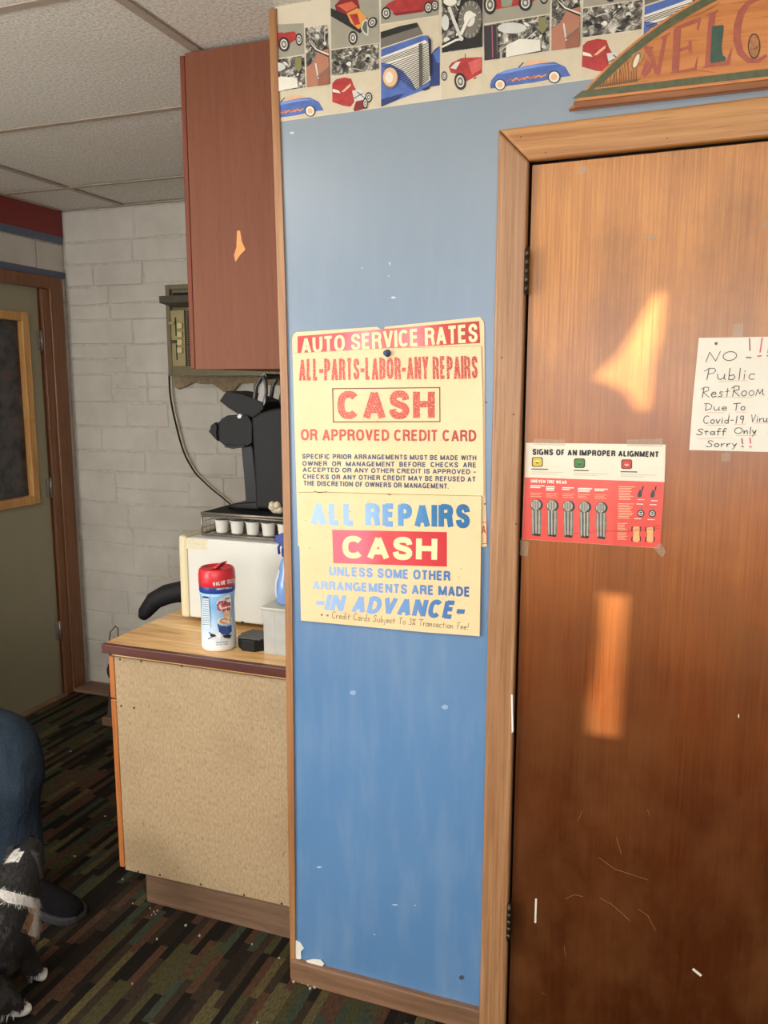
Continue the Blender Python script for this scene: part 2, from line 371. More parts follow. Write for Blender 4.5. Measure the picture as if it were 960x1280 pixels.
SF = {'A': (.78, [[(0, -.1), (.5, 1.06)], [(1, -.1), (.5, 1.06)], [(.2, .27), (.8, .27)]]),
 'B': (.72, [[(0, -.1), (0, 1.1)], [(0, 1), (.6, 1), (.86, .93), (.94, .76), (.86, .6), (.6, .53), (0, .53)], [(.6, .53), (.9, .45), (1, .27), (.9, .08), (.6, 0), (0, 0)]]),
 'C': (.76, [sarc(40, 320, 14)]), 'D': (.76, [[(0, -.1), (0, 1.1)], [(0, 1), (.45, 1), (.82, .9), (1, .62), (1, .38), (.82, .1), (.45, 0), (0, 0)]]),
 'E': (.66, [[(0, -.1), (0, 1.1)], [(0, 1), (1, 1)], [(0, .53), (.92, .53)], [(0, 0), (1, 0)]]), 'F': (.62, [[(0, -.1), (0, 1.1)], [(0, 1), (1, 1)], [(0, .5), (.85, .5)]]),
 'G': (.80, [sarc(45, 345, 14), [(.55, .42), (1, .42), (1, -.1)]]), 'H': (.74, [[(0, -.1), (0, 1.1)], [(1, -.1), (1, 1.1)], [(0, .53), (1, .53)]]),
 'I': (.2, [[(.5, -.1), (.5, 1.1)]]), 'J': (.6, [[(1, 1.1), (1, .3), (.85, .06), (.5, 0), (.15, .06), (0, .3)]]),
 'K': (.76, [[(0, -.1), (0, 1.1)], [(1, 1.1), (0, .38)], [(.32, .62), (1.05, -.1)]]), 'L': (.62, [[(0, 1.1), (0, -.1)], [(0, 0), (1, 0)]]),
 'M': (.92, [[(0, -.1), (0, 1.1)], [(1, -.1), (1, 1.1)], [(.02, 1.05), (.5, -.05)], [(.98, 1.05), (.5, -.05)]]), 'N': (.76, [[(0, -.1), (0, 1.1)], [(1, -.1), (1, 1.1)], [(.0, 1.05), (1, -.05)]]),
 'O': (.80, [sarc(90, 450, 20)]), 'P': (.70, [[(0, -.1), (0, 1.1)], [(0, 1), (.6, 1), (.9, .92), (1, .73), (.9, .53), (.6, .45), (0, .45)]]),
 'R': (.74, [[(0, -.1), (0, 1.1)], [(0, 1), (.6, 1), (.9, .93), (.97, .76), (.9, .58), (.6, .51), (0, .51)], [(.62, .5), (.88, .4), (.94, .1), (1.02, -.1)]]),
 'S': (.72, [[(.95, .72), (.9, .9), (.7, 1), (.32, 1), (.1, .9), (.05, .74), (.14, .6), (.5, .51), (.86, .41), (.97, .25), (.88, .08), (.66, 0), (.3, 0), (.08, .1), (.02, .3)]]),
 'T': (.68, [[(.5, -.1), (.5, 1.1)], [(-.12, 1), (1.12, 1)]]), 'U': (.74, [[(0, 1.1), (0, .32), (.12, .08), (.5, 0), (.88, .08), (1, .32), (1, 1.1)]]),
 'V': (.76, [[(0, 1.1), (.5, -.06)], [(1, 1.1), (.5, -.06)]]), 'W': (1.05, [[(0, 1.1), (.25, -.06)], [(.25, -.06), (.5, 1.06)], [(.5, 1.06), (.75, -.06)], [(.75, -.06), (1, 1.1)]]),
 'X': (.76, [[(0, -.1), (1, 1.1)], [(1, -.1), (0, 1.1)]]), 'Y': (.74, [[(0, 1.1), (.5, .42)], [(1, 1.1), (.5, .42)], [(.5, .45), (.5, -.1)]]),
 'Z': (.68, [[(0, 1), (1, 1)], [(0, 0), (1, 0)], [(1, 1), (0, 0)]]), '-': (.46, [[(0, .42), (1, .42)]]), '–': (.6, [[(0, .42), (1, .42)]]), '.': (.2, [[(.5, -.1), (.5, .04)]]), ' ': (.26, [])}
def thick(pl, t, closed=False):
    L, out = len(pl), []
    for k in range(L):
        a = pl[k-1] if (k or closed) else None; b = pl[(k+1) % L] if (k < L-1 or closed) else None; p = pl[k]; ns = []
        for q0, q1 in ((a, p), (p, b)):
            if q0 and q1:
                d = math.hypot(q1[0]-q0[0], q1[1]-q0[1]) or 1e-9; ns.append((-(q1[1]-q0[1])/d, (q1[0]-q0[0])/d))
        nx = sum(n[0] for n in ns)/len(ns); ny = sum(n[1] for n in ns)/len(ns); d2 = max(nx*nx+ny*ny, .45)
        out.append(((p[0]+nx/d2*t/2, p[1]+ny/d2*t/2), (p[0]-nx/d2*t/2, p[1]-ny/d2*t/2)))
    return out
_old_letter = letter
def letter(mb, s, q, proj, m=None, bold=.03, slant=0):
    if any(c not in SF for c in s): return _old_letter(mb, s, q, proj, m, bold, slant)
    gap = .10; th = .125+bold*1.4
    qw = (math.dist(q[0], q[1])+math.dist(q[3], q[2]))/2; qh = (math.dist(q[0], q[3])+math.dist(q[1], q[2]))/2
    A_ = qw/qh; tot = sum(SF[c][0]+gap for c in s)-gap; kx = A_/tot; tx = min(th, th*max(.62, kx**.5))
    i = mb.mi(m); X = 0
    for c in s:
        w = SF[c][0]*kx
        for st in SF[c][1]:
            st = st if len(st) < 5 else [st[0]]+[((1-f)*a[0]+f*b[0], (1-f)*a[1]+f*b[1]) for a, b in zip(st, st[1:]) for f in (.25, .75)]+[st[-1]]
            pl = [(X+tx/2+(w-tx)*px if w > tx else X+w/2, th/2+(1-th)*py) for px, py in st]
            if c == '-': pl = [(X, th/2+(1-th)*.42), (X+w, th/2+(1-th)*.42)]
            closed = math.dist(pl[0], pl[-1]) < 1e-6 and len(pl) > 3
            if closed: pl = pl[:-1]
            vert = all(abs(a[0]-b[0]) < 1e-6 for a, b in zip(pl, pl[1:])); horiz = all(abs(a[1]-b[1]) < 1e-6 for a, b in zip(pl, pl[1:]))
            sides = thick(pl, tx if not horiz else th*.92, closed); rows = []
            for a, b in sides:
                rows.append([mb.bm.verts.new(proj(*(lambda e: (e[0]+slant*(e2-.5), e[1]))(quadmap(q, p[0]/A_, e2)))) for p in (a, b) for e2 in (min(1, max(0, p[1])),)])
            pr_ = list(zip(rows, rows[1:]))+([(rows[-1], rows[0])] if closed else [])
            _nk[0] = (_nk[0]+1) % 9
            for vv in rows:
                for v in vv: v.co += (CAM-v.co).normalized()*(.000012*_nk[0])
            for (a, b), (c_, d) in pr_:
                try: mb.bm.faces.new((a, b, d, c_)).material_index = i
                except Exception: pass
        X += w+gap*kx
# single-stroke handwriting: x 0..w, y up, cap height 1
def arc(cx, cy, rx, ry, a0, a1, n=9): return [(cx+rx*math.cos(R(a0+(a1-a0)*k/n)), cy+ry*math.sin(R(a0+(a1-a0)*k/n))) for k in range(n+1)]
HW = {
 'N': (.8, [[(0, 0), (.15, .95), (.55, .05), (.75, 1)]]), 'O': (.8, [arc(.4, .5, .38, .45, 100, 460, 14)]),
 'P': (.6, [[(.15, 0), (.2, .95)], [(-.05, .75), (.2, 1), (.5, 1), (.6, .8), (.45, .55), (.2, .5)]]),
 'u': (.5, [[(0, .5), (.05, .1), (.2, 0), (.38, .15), (.42, .5), (.4, .1), (.5, 0)]]),
 'b': (.45, [[(.05, 1), (.05, 0), (.3, 0), (.4, .2), (.3, .42), (.08, .35)]]),
 'l': (.15, [[(.07, 1), (.07, 0)]]), 'i': (.2, [[(.08, .5), (.08, 0)], [(.06, .72), (.1, .76)]]),
 'c': (.42, [arc(.22, .25, .2, .25, 50, 310, 8)]), 'R': (.6, [[(.1, 0), (.15, .95)], [(-.05, .8), (.2, 1), (.5, .95), (.5, .65), (.15, .5), (.6, 0)]]),
 'e': (.42, [[(.03, .25), (.38, .3), (.3, .48), (.1, .45), (.02, .2), (.15, 0), (.4, .08)]]),
 's': (.38, [[(.35, .45), (.15, .5), (.08, .36), (.3, .2), (.25, .02), (0, .04)]]), 't': (.36, [[(.15, .8), (.15, 0)], [(0, .5), (.32, .54)]]),
 'o': (.42, [arc(.2, .25, .19, .25, 90, 450, 10)]), 'm': (.62, [[(0, 0), (.05, .5), (.1, .3), (.28, .5), (.3, 0), (.34, .35), (.5, .5), (.55, .05), (.62, 0)]]),
 'M': (.6, [[(0, 0), (.1, .6), (.28, .15), (.45, .6), (.52, .05), (.62, .02)]]),
 'D': (.6, [[(.12, .95), (.1, 0)], [(-.05, .95), (.3, .98), (.55, .7), (.5, .25), (.1, 0)]]), 'T': (.6, [[(.3, .95), (.28, 0)], [(0, .92), (.65, .98)]]),
 'C': (.6, [arc(.32, .5, .3, .5, 55, 310, 11)]), 'v': (.4, [[(0, .5), (.18, 0), (.38, .52)]]), 'd': (.45, [[(.38, 1), (.38, 0)], arc(.2, .22, .18, .22, 30, 330, 8)]),
 '-': (.4, [[(.05, .4), (.32, .42)]]), '1': (.25, [[(.1, .95), (.08, 0)]]), '9': (.45, [[(.38, .6), (.2, .5), (.05, .7), (.15, .95), (.35, .95), (.4, .7), (.32, 0)]]),
 'V': (.55, [[(0, 1), (.2, 0), (.5, .98)]]), 'r': (.34, [[(.02, .5), (.05, 0), (.08, .35), (.3, .5)]]), 'S': (.5, [[(.5, .85), (.3, 1), (.08, .85), (.15, .6), (.42, .4), (.4, .08), (.1, 0), (-.05, .15)]]),
 'a': (.45, [arc(.2, .25, .18, .25, 40, 400, 9), [(.38, .5), (.38, .05), (.46, 0)]]), 'f': (.34, [[(.34, .9), (.18, .98), (.12, .7), (.12, -.15)], [(0, .48), (.3, .5)]]),
 'n': (.45, [[(0, .5), (.05, 0), (.1, .35), (.28, .5), (.36, .3), (.38, 0)]]), 'y': (.42, [[(0, .5), (.15, .1), (.36, .5), (.22, -.1), (.05, -.4)]]),
 '!': (.3, [[(.14, 1), (.12, .3)], [(.1, .03), (.16, .0)]]), ' ': (.35, []), '*': (.35, [[(.05, .2), (.3, .5)], [(.05, .5), (.3, .2)], [(0, .35), (.34, .35)]]),
 'j': (.25, [[(.12, .5), (.12, -.25), (0, -.35)]]), '3': (.42, [[(.02, .9), (.35, .92), (.15, .55), (.38, .35), (.28, .02), (0, .05)]]),
 '%': (.5, [[(0, 0), (.45, .95)], arc(.08, .8, .08, .12, 0, 360, 6), arc(.38, .15, .08, .12, 0, 360, 6)]), 'F': (.5, [[(.1, 0), (.1, .95), (.5, 1)], [(.1, .5), (.4, .52)]]),
}
def hand(mb, s, p0, p1, h, w, proj, m=None):
    tot = sum(HW[c][0]+.12 for c in s); L = math.hypot(p1[0]-p0[0], p1[1]-p0[1]); k = L/tot
    ux, uy = (p1[0]-p0[0])/L, (p1[1]-p0[1])/L; x = 0
    for c in s:
        for st in HW[c][1]:
            q = [(p0[0]+ux*(x+a)*k+.12*b*h, p0[1]+uy*(x+a)*k-b*h) for a, b in st]
            ribbon(mb, q, w*random.uniform(.85, 1.15), proj, m)
        x += HW[c][0]+.12

# ================================================================== THE SETTING
ZC, D, XL = 2.412, 1.59, -2.0
XR, YB = 3.0, -4.2
fl = struct(MB().box((XL-.1, YB-.1, -.05), (XR+.1, D+.1, 0)).build('floor', M['carpet']))
# ceiling: slab, hanging grid bars and loose tiles
ce = struct(MB().box((XL-.1, YB-.1, ZC+.035), (XR+.1, D+.1, ZC+.08)).build('ceiling', flat((120, 112, 100))))
gx = [XL, -1.63, -.292, 1.046, 2.384, XR]; gy = [YB]+[-.205+.703*k for k in range(-5, 3)]+[D]
gy = [YB, -3.72, -3.017, -2.314, -1.611, -.908, -.205, .495, 1.215, D]
for a, b in zip(gx, gx[1:]):
    for c_, d_ in zip(gy, gy[1:]):
        j = random.uniform(0, .003)
        MB().box((a+.006, c_+.006, ZC+.004+j), (b-.006, d_-.006, ZC+.02+j), .002).build('ceiling_tile', M['tile'], ce)
for x in gx[1:-1]: MB().box((x-.013, YB, ZC-.001), (x+.013, D, ZC+.003)).build('grid_bar', M['gridbar'], ce)
for y in gy[1:-1]:
    for a, b in zip(gx, gx[1:]): MB().box((a+.013, y-.012, ZC-.0005), (b-.013, y+.012, ZC+.003)).build('grid_bar', M['gridbar'], ce)
MB().box((XL, D-.02, ZC-.002), (0, D, ZC+.002)).build('grid_bar', M['gridbar'], ce)
MB().box((XL, YB, ZC-.002), (XL+.02, D, ZC+.002)).build('grid_bar', M['gridbar'], ce)

# far wall of white painted stone blocks
bw = struct(MB().box((XL-.1, D+.004, 0), (.1, D+.1, ZC+.03)).build('wall_back', M['mortar']))
def block(parent, x0, x1, z0, z1, face):
    g = .0035; mb = MB(); j = lambda: random.uniform(-.004, .004); e = random.uniform(.004, .008)
    if face == 'y': f = lambda a, d, z: (a, D+.005-d, z)
    else: f = lambda a, d, z: (XL-.005+d, a, z)
    c = [(x0+g, z0+g), (x1-g, z0+g), (x1-g, z1-g), (x0+g, z1-g)]
    if x1-x0 > .14: c.insert(1, ((x0+x1)/2, z0+g)); c.insert(4, ((x0+x1)/2, z1-g))
    c = [(a+j(), b+j()) for a, b in c]; mx = sum(a for a, b in c)/len(c); mz = sum(b for a, b in c)/len(c)
    back = [mb.bm.verts.new(f(a, 0, b)) for a, b in c]
    fr = [mb.bm.verts.new(f(a+(mx-a)*.03, e, b+(mz-b)*.06)) for a, b in c]
    n = len(c); mb.bm.faces.new(fr)
    for k in range(n): mb.bm.faces.new((back[k], back[(k+1) % n], fr[(k+1) % n], fr[k]))
    mb.build('stone_block', M['block'], parent)
rb = random.Random(3)
z = 0.0
while z < ZC-.02:
    h = rb.choice([.09, .105, .12, .14, .16]); h = min(h, ZC-z)
    if ZC-(z+h) < .05: h = ZC-z
    x = XL+.005
    while x < -.02:
        w = rb.uniform(.16, .44); w = min(w, -x)
        if -(x+w) < .08: w = -x
        if h > .13 and rb.random() < .4:
            k = rb.uniform(.4, .6); block(bw, x, x+w, z, z+h*k, 'y'); block(bw, x, x+w, z+h*k, z+h, 'y')
        else: block(bw, x, x+w, z, z+h, 'y')
        x += w
    z += h

# left wall with the olive door in it
DY0, DY1 = .58, 1.405
lw = struct(MB().box((XL-.12, YB, 0), (XL-.005, DY0-.02, ZC+.03)).box((XL-.12, DY1+.02, 0), (XL-.005, D+.1, ZC+.03)).box((XL-.12, DY0-.02, 2.05), (XL-.005, DY1+.02, ZC+.03)).build('wall_left', M['mortar']))
x = DY0-.2
for w in (.31, .24, .22, .26, .25, .0):
    if w == 0: break
    w = min(w, D-.005-x); block(lw, x, x+w, 2.115, 2.255, 'x'); x += w
    if x > D-.02: break
z = 0
for k in range(19):
    block(lw, 1.553, D-.004, z, z+.11, 'x'); z += .11
for k in range(16):
    for q in range(3): block(lw, -1.2+q*.56+(k % 2)*.1, -1.2+(q+1)*.56+(k % 2)*.1-(.1 if q == 2 and k % 2 else 0), k*.14, (k+1)*.14, 'x')
struct(MB().box((XL-.01, -3, 2.290), (XL+.004, D-.002, ZC-.002)).build('trim_1', plain((128, 40, 36), .5, .08)))
struct(MB().box((XL-.01, -3, 2.256), (XL+.003, D-.004, 2.290)).build('trim_2', plain((92, 102, 122), .5, .08)))
struct(MB().box((XL-.01, -3, 2.093), (XL+.005, D-.004, 2.122)).build('trim_3', plain((84, 94, 116), .5, .08)))
# door_1: olive slab door with a framed pane
d1 = struct(empty('door_1', (XL, DY1, 0)))
slab = MB(); wy0, wy1, wz0, wz1 = .86, 1.305, 1.03, 1.89
for a, b in (((DY0, 0.012), (wy0, 2.035)), ((wy1, .012), (DY1, 2.035)), ((wy0, .012), (wy1, wz0)), ((wy0, wz1), (wy1, 2.035))):
    slab.box((XL-.045, a[0], a[1]), (XL-.008, b[0], b[1]))
slab.build('door_slab', plain((150, 142, 116), .45, .05, 4), d1)
fr = MB(); f_ = .042
for a, b in (((wy0-f_/2, wz0-f_/2), (wy0+f_/2, wz1+f_/2)), ((wy1-f_/2, wz0-f_/2), (wy1+f_/2, wz1+f_/2)), ((wy0+f_/2, wz0-f_/2), (wy1-f_/2, wz0+f_/2)), ((wy0+f_/2, wz1-f_/2), (wy1-f_/2, wz1+f_/2))):
    fr.box((XL-.035, a[0], a[1]), (XL+.008, b[0], b[1]), .004)
fr = fr.build('window_frame', M['pine'], d1)
MB().box((XL-.03, wy0+f_/2-.002, wz0+f_/2-.002), (XL-.024, wy1-f_/2+.002, wz1-f_/2+.002)).build('pane', M['glass'], fr)
for zz in (1.74, 1.03, .3):
    h = MB().box((XL-.012, DY1-.022, zz), (XL-.004, DY1+.004, zz+.09)).tube([(XL, DY1+.002, zz-.004), (XL, DY1+.002, zz+.094)], .007, 8)
    h.build('hinge', M['metal'], d1)
MB().tube([(XL-.01, DY0+.07, .95), (XL+.05, DY0+.07, .95)], .012, 10).lathe([(.004, 0), (.028, .012), (.03, .03), (.02, .045), (.005, .05)], (XL+.045, DY0+.07, .93), 16).build('door_handle', M['metal'], d1)
c1 = struct(empty('trim_4', (XL, DY1, 0)))
MB().box((XL-.10, DY1+.003, 0), (XL-.012, DY1+.02, 2.05)).box((XL-.10, DY0-.02, 0), (XL-.012, DY0-.003, 2.05)).box((XL-.1, DY0-.003, 2.037), (XL-.012, DY1+.003, 2.05)).build('jamb', M['dark_casing'], c1)
MB().box((XL-.004, DY1+.008, 0), (XL+.012, DY1+.055, 2.03), .003).build('stop_moulding', M['dark_casing'], c1)
MB().box((XL-.004, DY1+.055, 0), (XL+.022, 1.548, 2.09), .006).build('casing', M['dark_casing'], c1)
MB().box((XL-.004, DY0-.1, 0), (XL+.022, DY0-.003, 2.09), .006).build('casing', M['dark_casing'], c1)
MB().box((XL-.004, DY0-.003, 2.03), (XL+.022, DY1+.055, 2.09), .006).build('head_casing', M['dark_casing'], c1)
struct(MB().box((XL-.1, DY0, 0), (XL+.03, DY1, .012), .003).build('trim_5', M['kick']))
# worn wooden strip on the floor below the block wall
struct(MB().box((XL+.02, D-.13, 0), (-1.45, D-.002, .018), .004).build('baseboard_back', M['kick']))

# blue panel wall with closet door opening
XC, XD, XE = .52, .584, 1.40
def hz(x, a, b): return a+(b-a)*(x-XC)/(1.05-XC)          # the head casing runs a touch out of level
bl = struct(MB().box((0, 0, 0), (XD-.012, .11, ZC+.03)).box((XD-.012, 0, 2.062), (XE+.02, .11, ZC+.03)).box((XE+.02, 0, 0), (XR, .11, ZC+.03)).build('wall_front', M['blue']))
struct(MB().box((0, .11, 0), (.06, D, ZC+.03)).build('wall_side', flat((170, 160, 140))))
struct(MB().box((XE+.3, .11, 0), (XE+.36, D, ZC+.03)).build('wall_closet', flat((120, 112, 100))))
# thin marks and patches on the blue wall
mk = MB(); pj = wallp(-.0006); W1 = flat((196, 206, 218)); W2 = flat((150, 174, 204))
for x, y, rx, ry in ((365, 166, 3, 1.6), (492, 372, 3, 1.2), (486, 345, 1.2, .8), (452, 335, .8, .8), (441, 866, 4, 3), (556, 884, 4, 3), (399, 1084, 3.5, .9), (519, 1132, 1, 1), (494, 1131, 4, .7), (468, 1168, 1, 1), (487, 330, .4, 2.5)):
    patch(mk, [(px+random.uniform(-.6, .6), py+random.uniform(-.3, .3)) for px, py in ell(x, y, rx, ry, 9)], pj, W2 if (x, y) in ((441, 866), (556, 884)) else W1)
patch(mk, ell(577, 1222, 3.5, 3, 9), pj, flat((70, 78, 92)))
mk.build('paint_scuff', None, bl).o['kind'] = 'stuff'
pe = MB(); z6 = zm(100, 1050, 2.4)
for pts, dy in (([(645, 300), (660, 308), (672, 326), (662, 334), (664, 356), (650, 362), (645, 350)], -.003), ([(678, 362), (700, 358), (722, 360), (732, 372), (722, 386), (706, 385), (698, 374), (684, 370)], -.006)):
    q = [on(px, py, 'y', dy) for px, py in z6(pts)]; pe.prism(q, (0, .002, 0))
pe.build('peeled_paint_flap', flat((226, 224, 216)), bl)
# oak board capping the end of the blue wall
eL = [on(px, py, 'y', -.006) for px, py in ((335, 15), (346, 330), (351, 500), (356, 750), (361, 1100), (362.5, 1215))]
eR = [on(px, py, 'y', -.006) for px, py in ((345, 15), (355.5, 330), (360, 500), (365, 750), (368.5, 1100), (369, 1215))]
ezs = lambda E: [(E[0].x, ZC)]+[(p.x, p.z) for p in E[1:-1]]+[(E[-1].x, 0)]
struct(MB().prism([(x, -.006, z) for x, z in ezs(eL)+ezs(eR)[::-1]], (0, .13, 0), .003).build('trim_6', M['oak_edge']))
# baseboard
bb = MB(); z0, z1 = .060, .063
bb.prism([(.004, -.016, 0), (XC+.004, -.016, 0), (XC+.004, -.016, .062), (.004, -.016, .062)], (0, .016, 0), .004, front_only=True)
struct(bb.build('baseboard_front', M['base']))
struct(MB().box((XE+.09, -.016, 0), (XR, 0, .062), .003).build('baseboard_right', M['base']))
# mitred oak casing
def cas(name, pts, mat): return struct(MB().prism(pts, (0, .019, 0), .006, seg=3, front_only=True).build(name, mat))
zo0, zi0, sl_ = 2.102, 2.036, .020
fo = lambda x: zo0+sl_*(x-XC); fi = lambda x: zi0+sl_*.6*(x-XD)
cas('trim_7', [(XC, -.019, 0), (XD, -.019, 0), (XD, -.019, fi(XD)), (XC, -.019, fo(XC))], M['oak'])
cas('trim_8', [(XC+.0008, -.019, fo(XC)+.0008), (XD+.0008, -.019, fi(XD)+.0008), (XE+.006, -.019, fi(XE)), (XE+.072, -.019, fo(XE+.07))], M['oak_h'])
cas('trim_9', [(XE+.006, -.019, 0), (XE+.072, -.019, 0), (XE+.072, -.019, fo(XE+.07)-.001), (XE+.006, -.019, fi(XE)-.001)], M['oak'])
struct(MB().box((XD-.012, .001, 0), (XD-.001, .105, 2.05)).box((XE+.008, .001, 0), (XE+.02, .105, 2.05)).box((XD-.012, .001, 2.05), (XE+.02, .105, 2.062)).box((XD-.001, .045, 0), (XD+.014, .06, 2.04)).box((XD-.001, .045, 2.032), (XE+.008, .06, 2.05)).build('trim_10', plain((58, 36, 22), .5, .2)))
mkc = MB(); pj2 = wallp(-.0196); z7 = zm(560, 780, 2.4)
patch(mkc, z7([(189, 212), (194, 212), (196, 322), (191, 328)]), pj2, flat((232, 228, 220)))
for x, y in ((608, 503), (642, 518), (627, 447), (606, 630), (645, 655)): patch(mkc, ell(x, y, 1.1, 1.1, 7), pj2, flat((60, 36, 20)))
for x, y in ((682, 191), (834, 173), (651, 171)): patch(mkc, ell(x, y, 1.1, .8, 7), pj2, flat((70, 40, 20)))
struct(mkc.build('trim_11', None))
# door_2
d2 = struct(empty('door_2', (XD+.004, 0, 0)))
zt = lambda x: fi(x)-.005
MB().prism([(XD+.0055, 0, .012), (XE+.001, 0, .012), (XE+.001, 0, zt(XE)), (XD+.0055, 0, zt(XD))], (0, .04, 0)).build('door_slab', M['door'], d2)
for za, zb in ((1.773, 1.862), (.28, .369)):
    h = MB(); hx = XD+.0045
    for k in range(5):
        a = za+(zb-za)*k/5; h.tube([(hx, -.024, a+.0008), (hx, -.024, a+(zb-za)/5-.0008)], .0055, 10)
    h.tube([(hx, -.024, za-.004), (hx, -.024, zb+.004)], .0035, 8).box((hx-.001, -.022, za), (hx+.001, .02, zb)).build('hinge', M['dark_metal'], d2)
kb = MB().lathe([(.03, 0), (.03, .006), (.012, .01), (.012, .03), (.026, .04), (.028, .055), (.015, .065)], (0, 0, 0), 24)
for v in kb.bm.verts: v.co = Vector((v.co.x+XE-.07, -v.co.z, v.co.y+.93))
kb.build('door_knob', M['dark_metal'], d2)
tp = wallp(-.0008)
for pts in ([(722, 209), (733, 206), (735, 213), (728, 218), (722, 218)], [(807, 293), (820, 292), (820, 299), (808, 300)], [(917, 405), (929, 404), (929, 423), (915, 423)], [(952, 279), (960, 275), (966, 283), (953, 284)], [(903, 566), (913, 566), (912, 577), (902, 577)]):
    mb = MB(); patch(mb, pts, tp); mb.build('tape_remnant', M['tape'], d2)
sc_ = MB(); wl = flat((226, 214, 200)); sct = flat((168, 116, 74))
ribbon(sc_, z7([(264, 826), (262, 895)]), 2.4, tp, wl); ribbon(sc_, z7([(736, 1036), (758, 1054)]), 3, tp, wl)
ribbon(sc_, z7([(872, 272), (872, 280)]), 1.4, tp, wl)
for pts in ([(455, 822), (490, 840), (520, 866), (545, 890)], [(350, 825), (380, 812), (405, 818)], [(570, 855), (600, 875), (622, 920)], [(390, 590), (402, 562)], [(598, 556), (604, 575)], [(348, 965), (352, 995)], [(280, 1105), (290, 1112)], [(452, 700), (500, 735), (600, 768)], [(505, 640), (520, 690)]):
    ribbon(sc_, z7(pts), .38, tp, sct)
sc_.build('scratches', None, d2).o['kind'] = 'stuff'
struct(MB().box((XD+.006, -.03, 0), (XE, .06, .008)).build('trim_12', M['kick']))

# unseen sides of the room behind the camera: window wall, right wall with an added sun mask
wb = MB().box((XL-.1, YB-.1, 0), (XR+.1, YB, .85)).box((XL-.1, YB-.1, 2.15), (XR+.1, YB, ZC+.03)).box((XL-.1, YB-.1, .85), (-.4, YB, 2.15)).box((2.6, YB-.1, .85), (XR+.1, YB, 2.15))
struct(wb.build('wall_rear', flat((190, 184, 170))))
struct(MB().box((-.4, YB-.06, .85), (2.6, YB-.05, 2.15)).build('window_1', M['frost']))
wr = MB().box((XR, YB, 0), (XR+.1, D, .9)).box((XR, YB, 2.25), (XR+.1, D, ZC+.03)).box((XR, YB, .9), (XR+.1, -2.5, 2.25)).box((XR, -1.2, .9), (XR+.1, D, 2.25))
struct(wr.build('wall_right', flat((190, 184, 170))))
zp7 = zm(690, 340, 3.556); zp8 = zm(690, 700, 5.33)
P1 = zp7([(478, 85), (492, 110), (475, 280), (445, 400), (425, 610), (395, 620), (330, 530), (260, 495), (195, 470), (300, 360), (400, 210)])
P2 = zp8([(322, 197), (370, 232), (500, 240), (470, 600), (450, 900), (440, 1182), (245, 1152), (250, 950), (290, 800), (330, 500), (330, 260)])
def toright(p):
    q = on(p[0], p[1], 'y', 0); return q+SUND*((XR+.05-q.x)/SUND.x)
bmw = bmesh.new(); loops = [[(XR+.05, -2.5, .9), (XR+.05, -1.2, .9), (XR+.05, -1.2, 2.25), (XR+.05, -2.5, 2.25)], [toright(p) for p in P1], [toright(p) for p in P2]]
ed = []
for L in loops:
    vs = [bmw.verts.new(p) for p in L]
    for k in range(len(vs)): ed.append(bmw.edges.new((vs[k], vs[(k+1) % len(vs)])))
bmesh.ops.triangle_fill(bmw, edges=ed, use_beauty=True)
mb = MB(); mb.bm.free(); mb.bm = bmw; struct(mb.build('sun_mask', flat((200, 190, 170))))  # added unseen mask; its holes are shaped to throw the door's sun patches

# loose bits on the carpet
cr = MB()
z6p = zm(100, 1050, 2.4)
for x, y, s_ in ((317, 256, 3.2), (359, 287, 2.4), (516, 313, 2.2), (597, 354, 2), (157, 431, 1.8), (210, 205, 2), (222, 215, 2.2), (232, 212, 1.6), (128, 118, 2.2), (231, 297, 2.8), (158, 190, 1.6), (532, 548, 2), (640, 425, 4), (652, 418, 4), (686, 432, 4.5), (704, 440, 5), (690, 445, 3.5), (668, 428, 2.5), (715, 438, 3), (648, 412, 3), (215, 225, 1.5), (226, 222, 1.4)):
    (px, py), = z6p([(x, y)]); q = on(px, py, 'z', .004); r = s_*.00125
    pts = [(q.x+r*random.uniform(.5, 1.2)*math.cos(a), q.y+r*random.uniform(.5, 1.2)*math.sin(a), .002) for a in (k*1.047 for k in range(6))]
    cr.prism(pts, (0, 0, .004), .0)
for px, py in ((131, 1020), (93, 1070), (62, 1117), (88, 939)):
    q = on(px, py, 'z', .004); cr.prism([(q.x-.004, q.y, .002), (q.x+.003, q.y-.003, .002), (q.x+.004, q.y+.003, .002)], (0, 0, .003))
tag(cr.build('floor_debris', flat((168, 162, 150))), 'white paint chips and crumbs scattered on the striped carpet', 'debris', kind='stuff')

# ================================================================== WALLPAPER BORDER
wp0, wp1 = on(352, 152, 'y', 0), on(712, 103, 'y', 0)
zw = lambda x: wp0.z+(wp1.z-wp0.z)*(x-wp0.x)/(wp1.x-wp0.x)
wpb = MB().prism([(.004, -.001, zw(0)), (2.2, -.001, zw(2.2)), (2.2, -.001, ZC+.02), (.004, -.001, ZC+.02)], (0, .001, 0)).build('wallpaper_border', M['wpaper'], org=(.004, -.001, 2.18))
tag(wpb, 'wallpaper border of hot rod car photos along the top of the blue wall', 'wallpaper')
PER = .5415
g_ = flat((158, 152, 134)); beige = flat((206, 192, 164)); redc = plain((172, 54, 52), .4, .25, 60); redd = flat((128, 32, 34)); bluec = plain((80, 106, 172), .4, .2, 40)
blued = flat((40, 58, 110)); blk = flat((34, 32, 30)); tyre = flat((46, 44, 42)); chrome = flat((206, 204, 194)); gry = flat((112, 106, 96)); tan_ = flat((176, 118, 92)); wht = flat((226, 220, 204)); flame = flat((222, 150, 70)); peach = flat((222, 178, 140)); purp = flat((168, 96, 108))
sheet = flat((222, 210, 186))
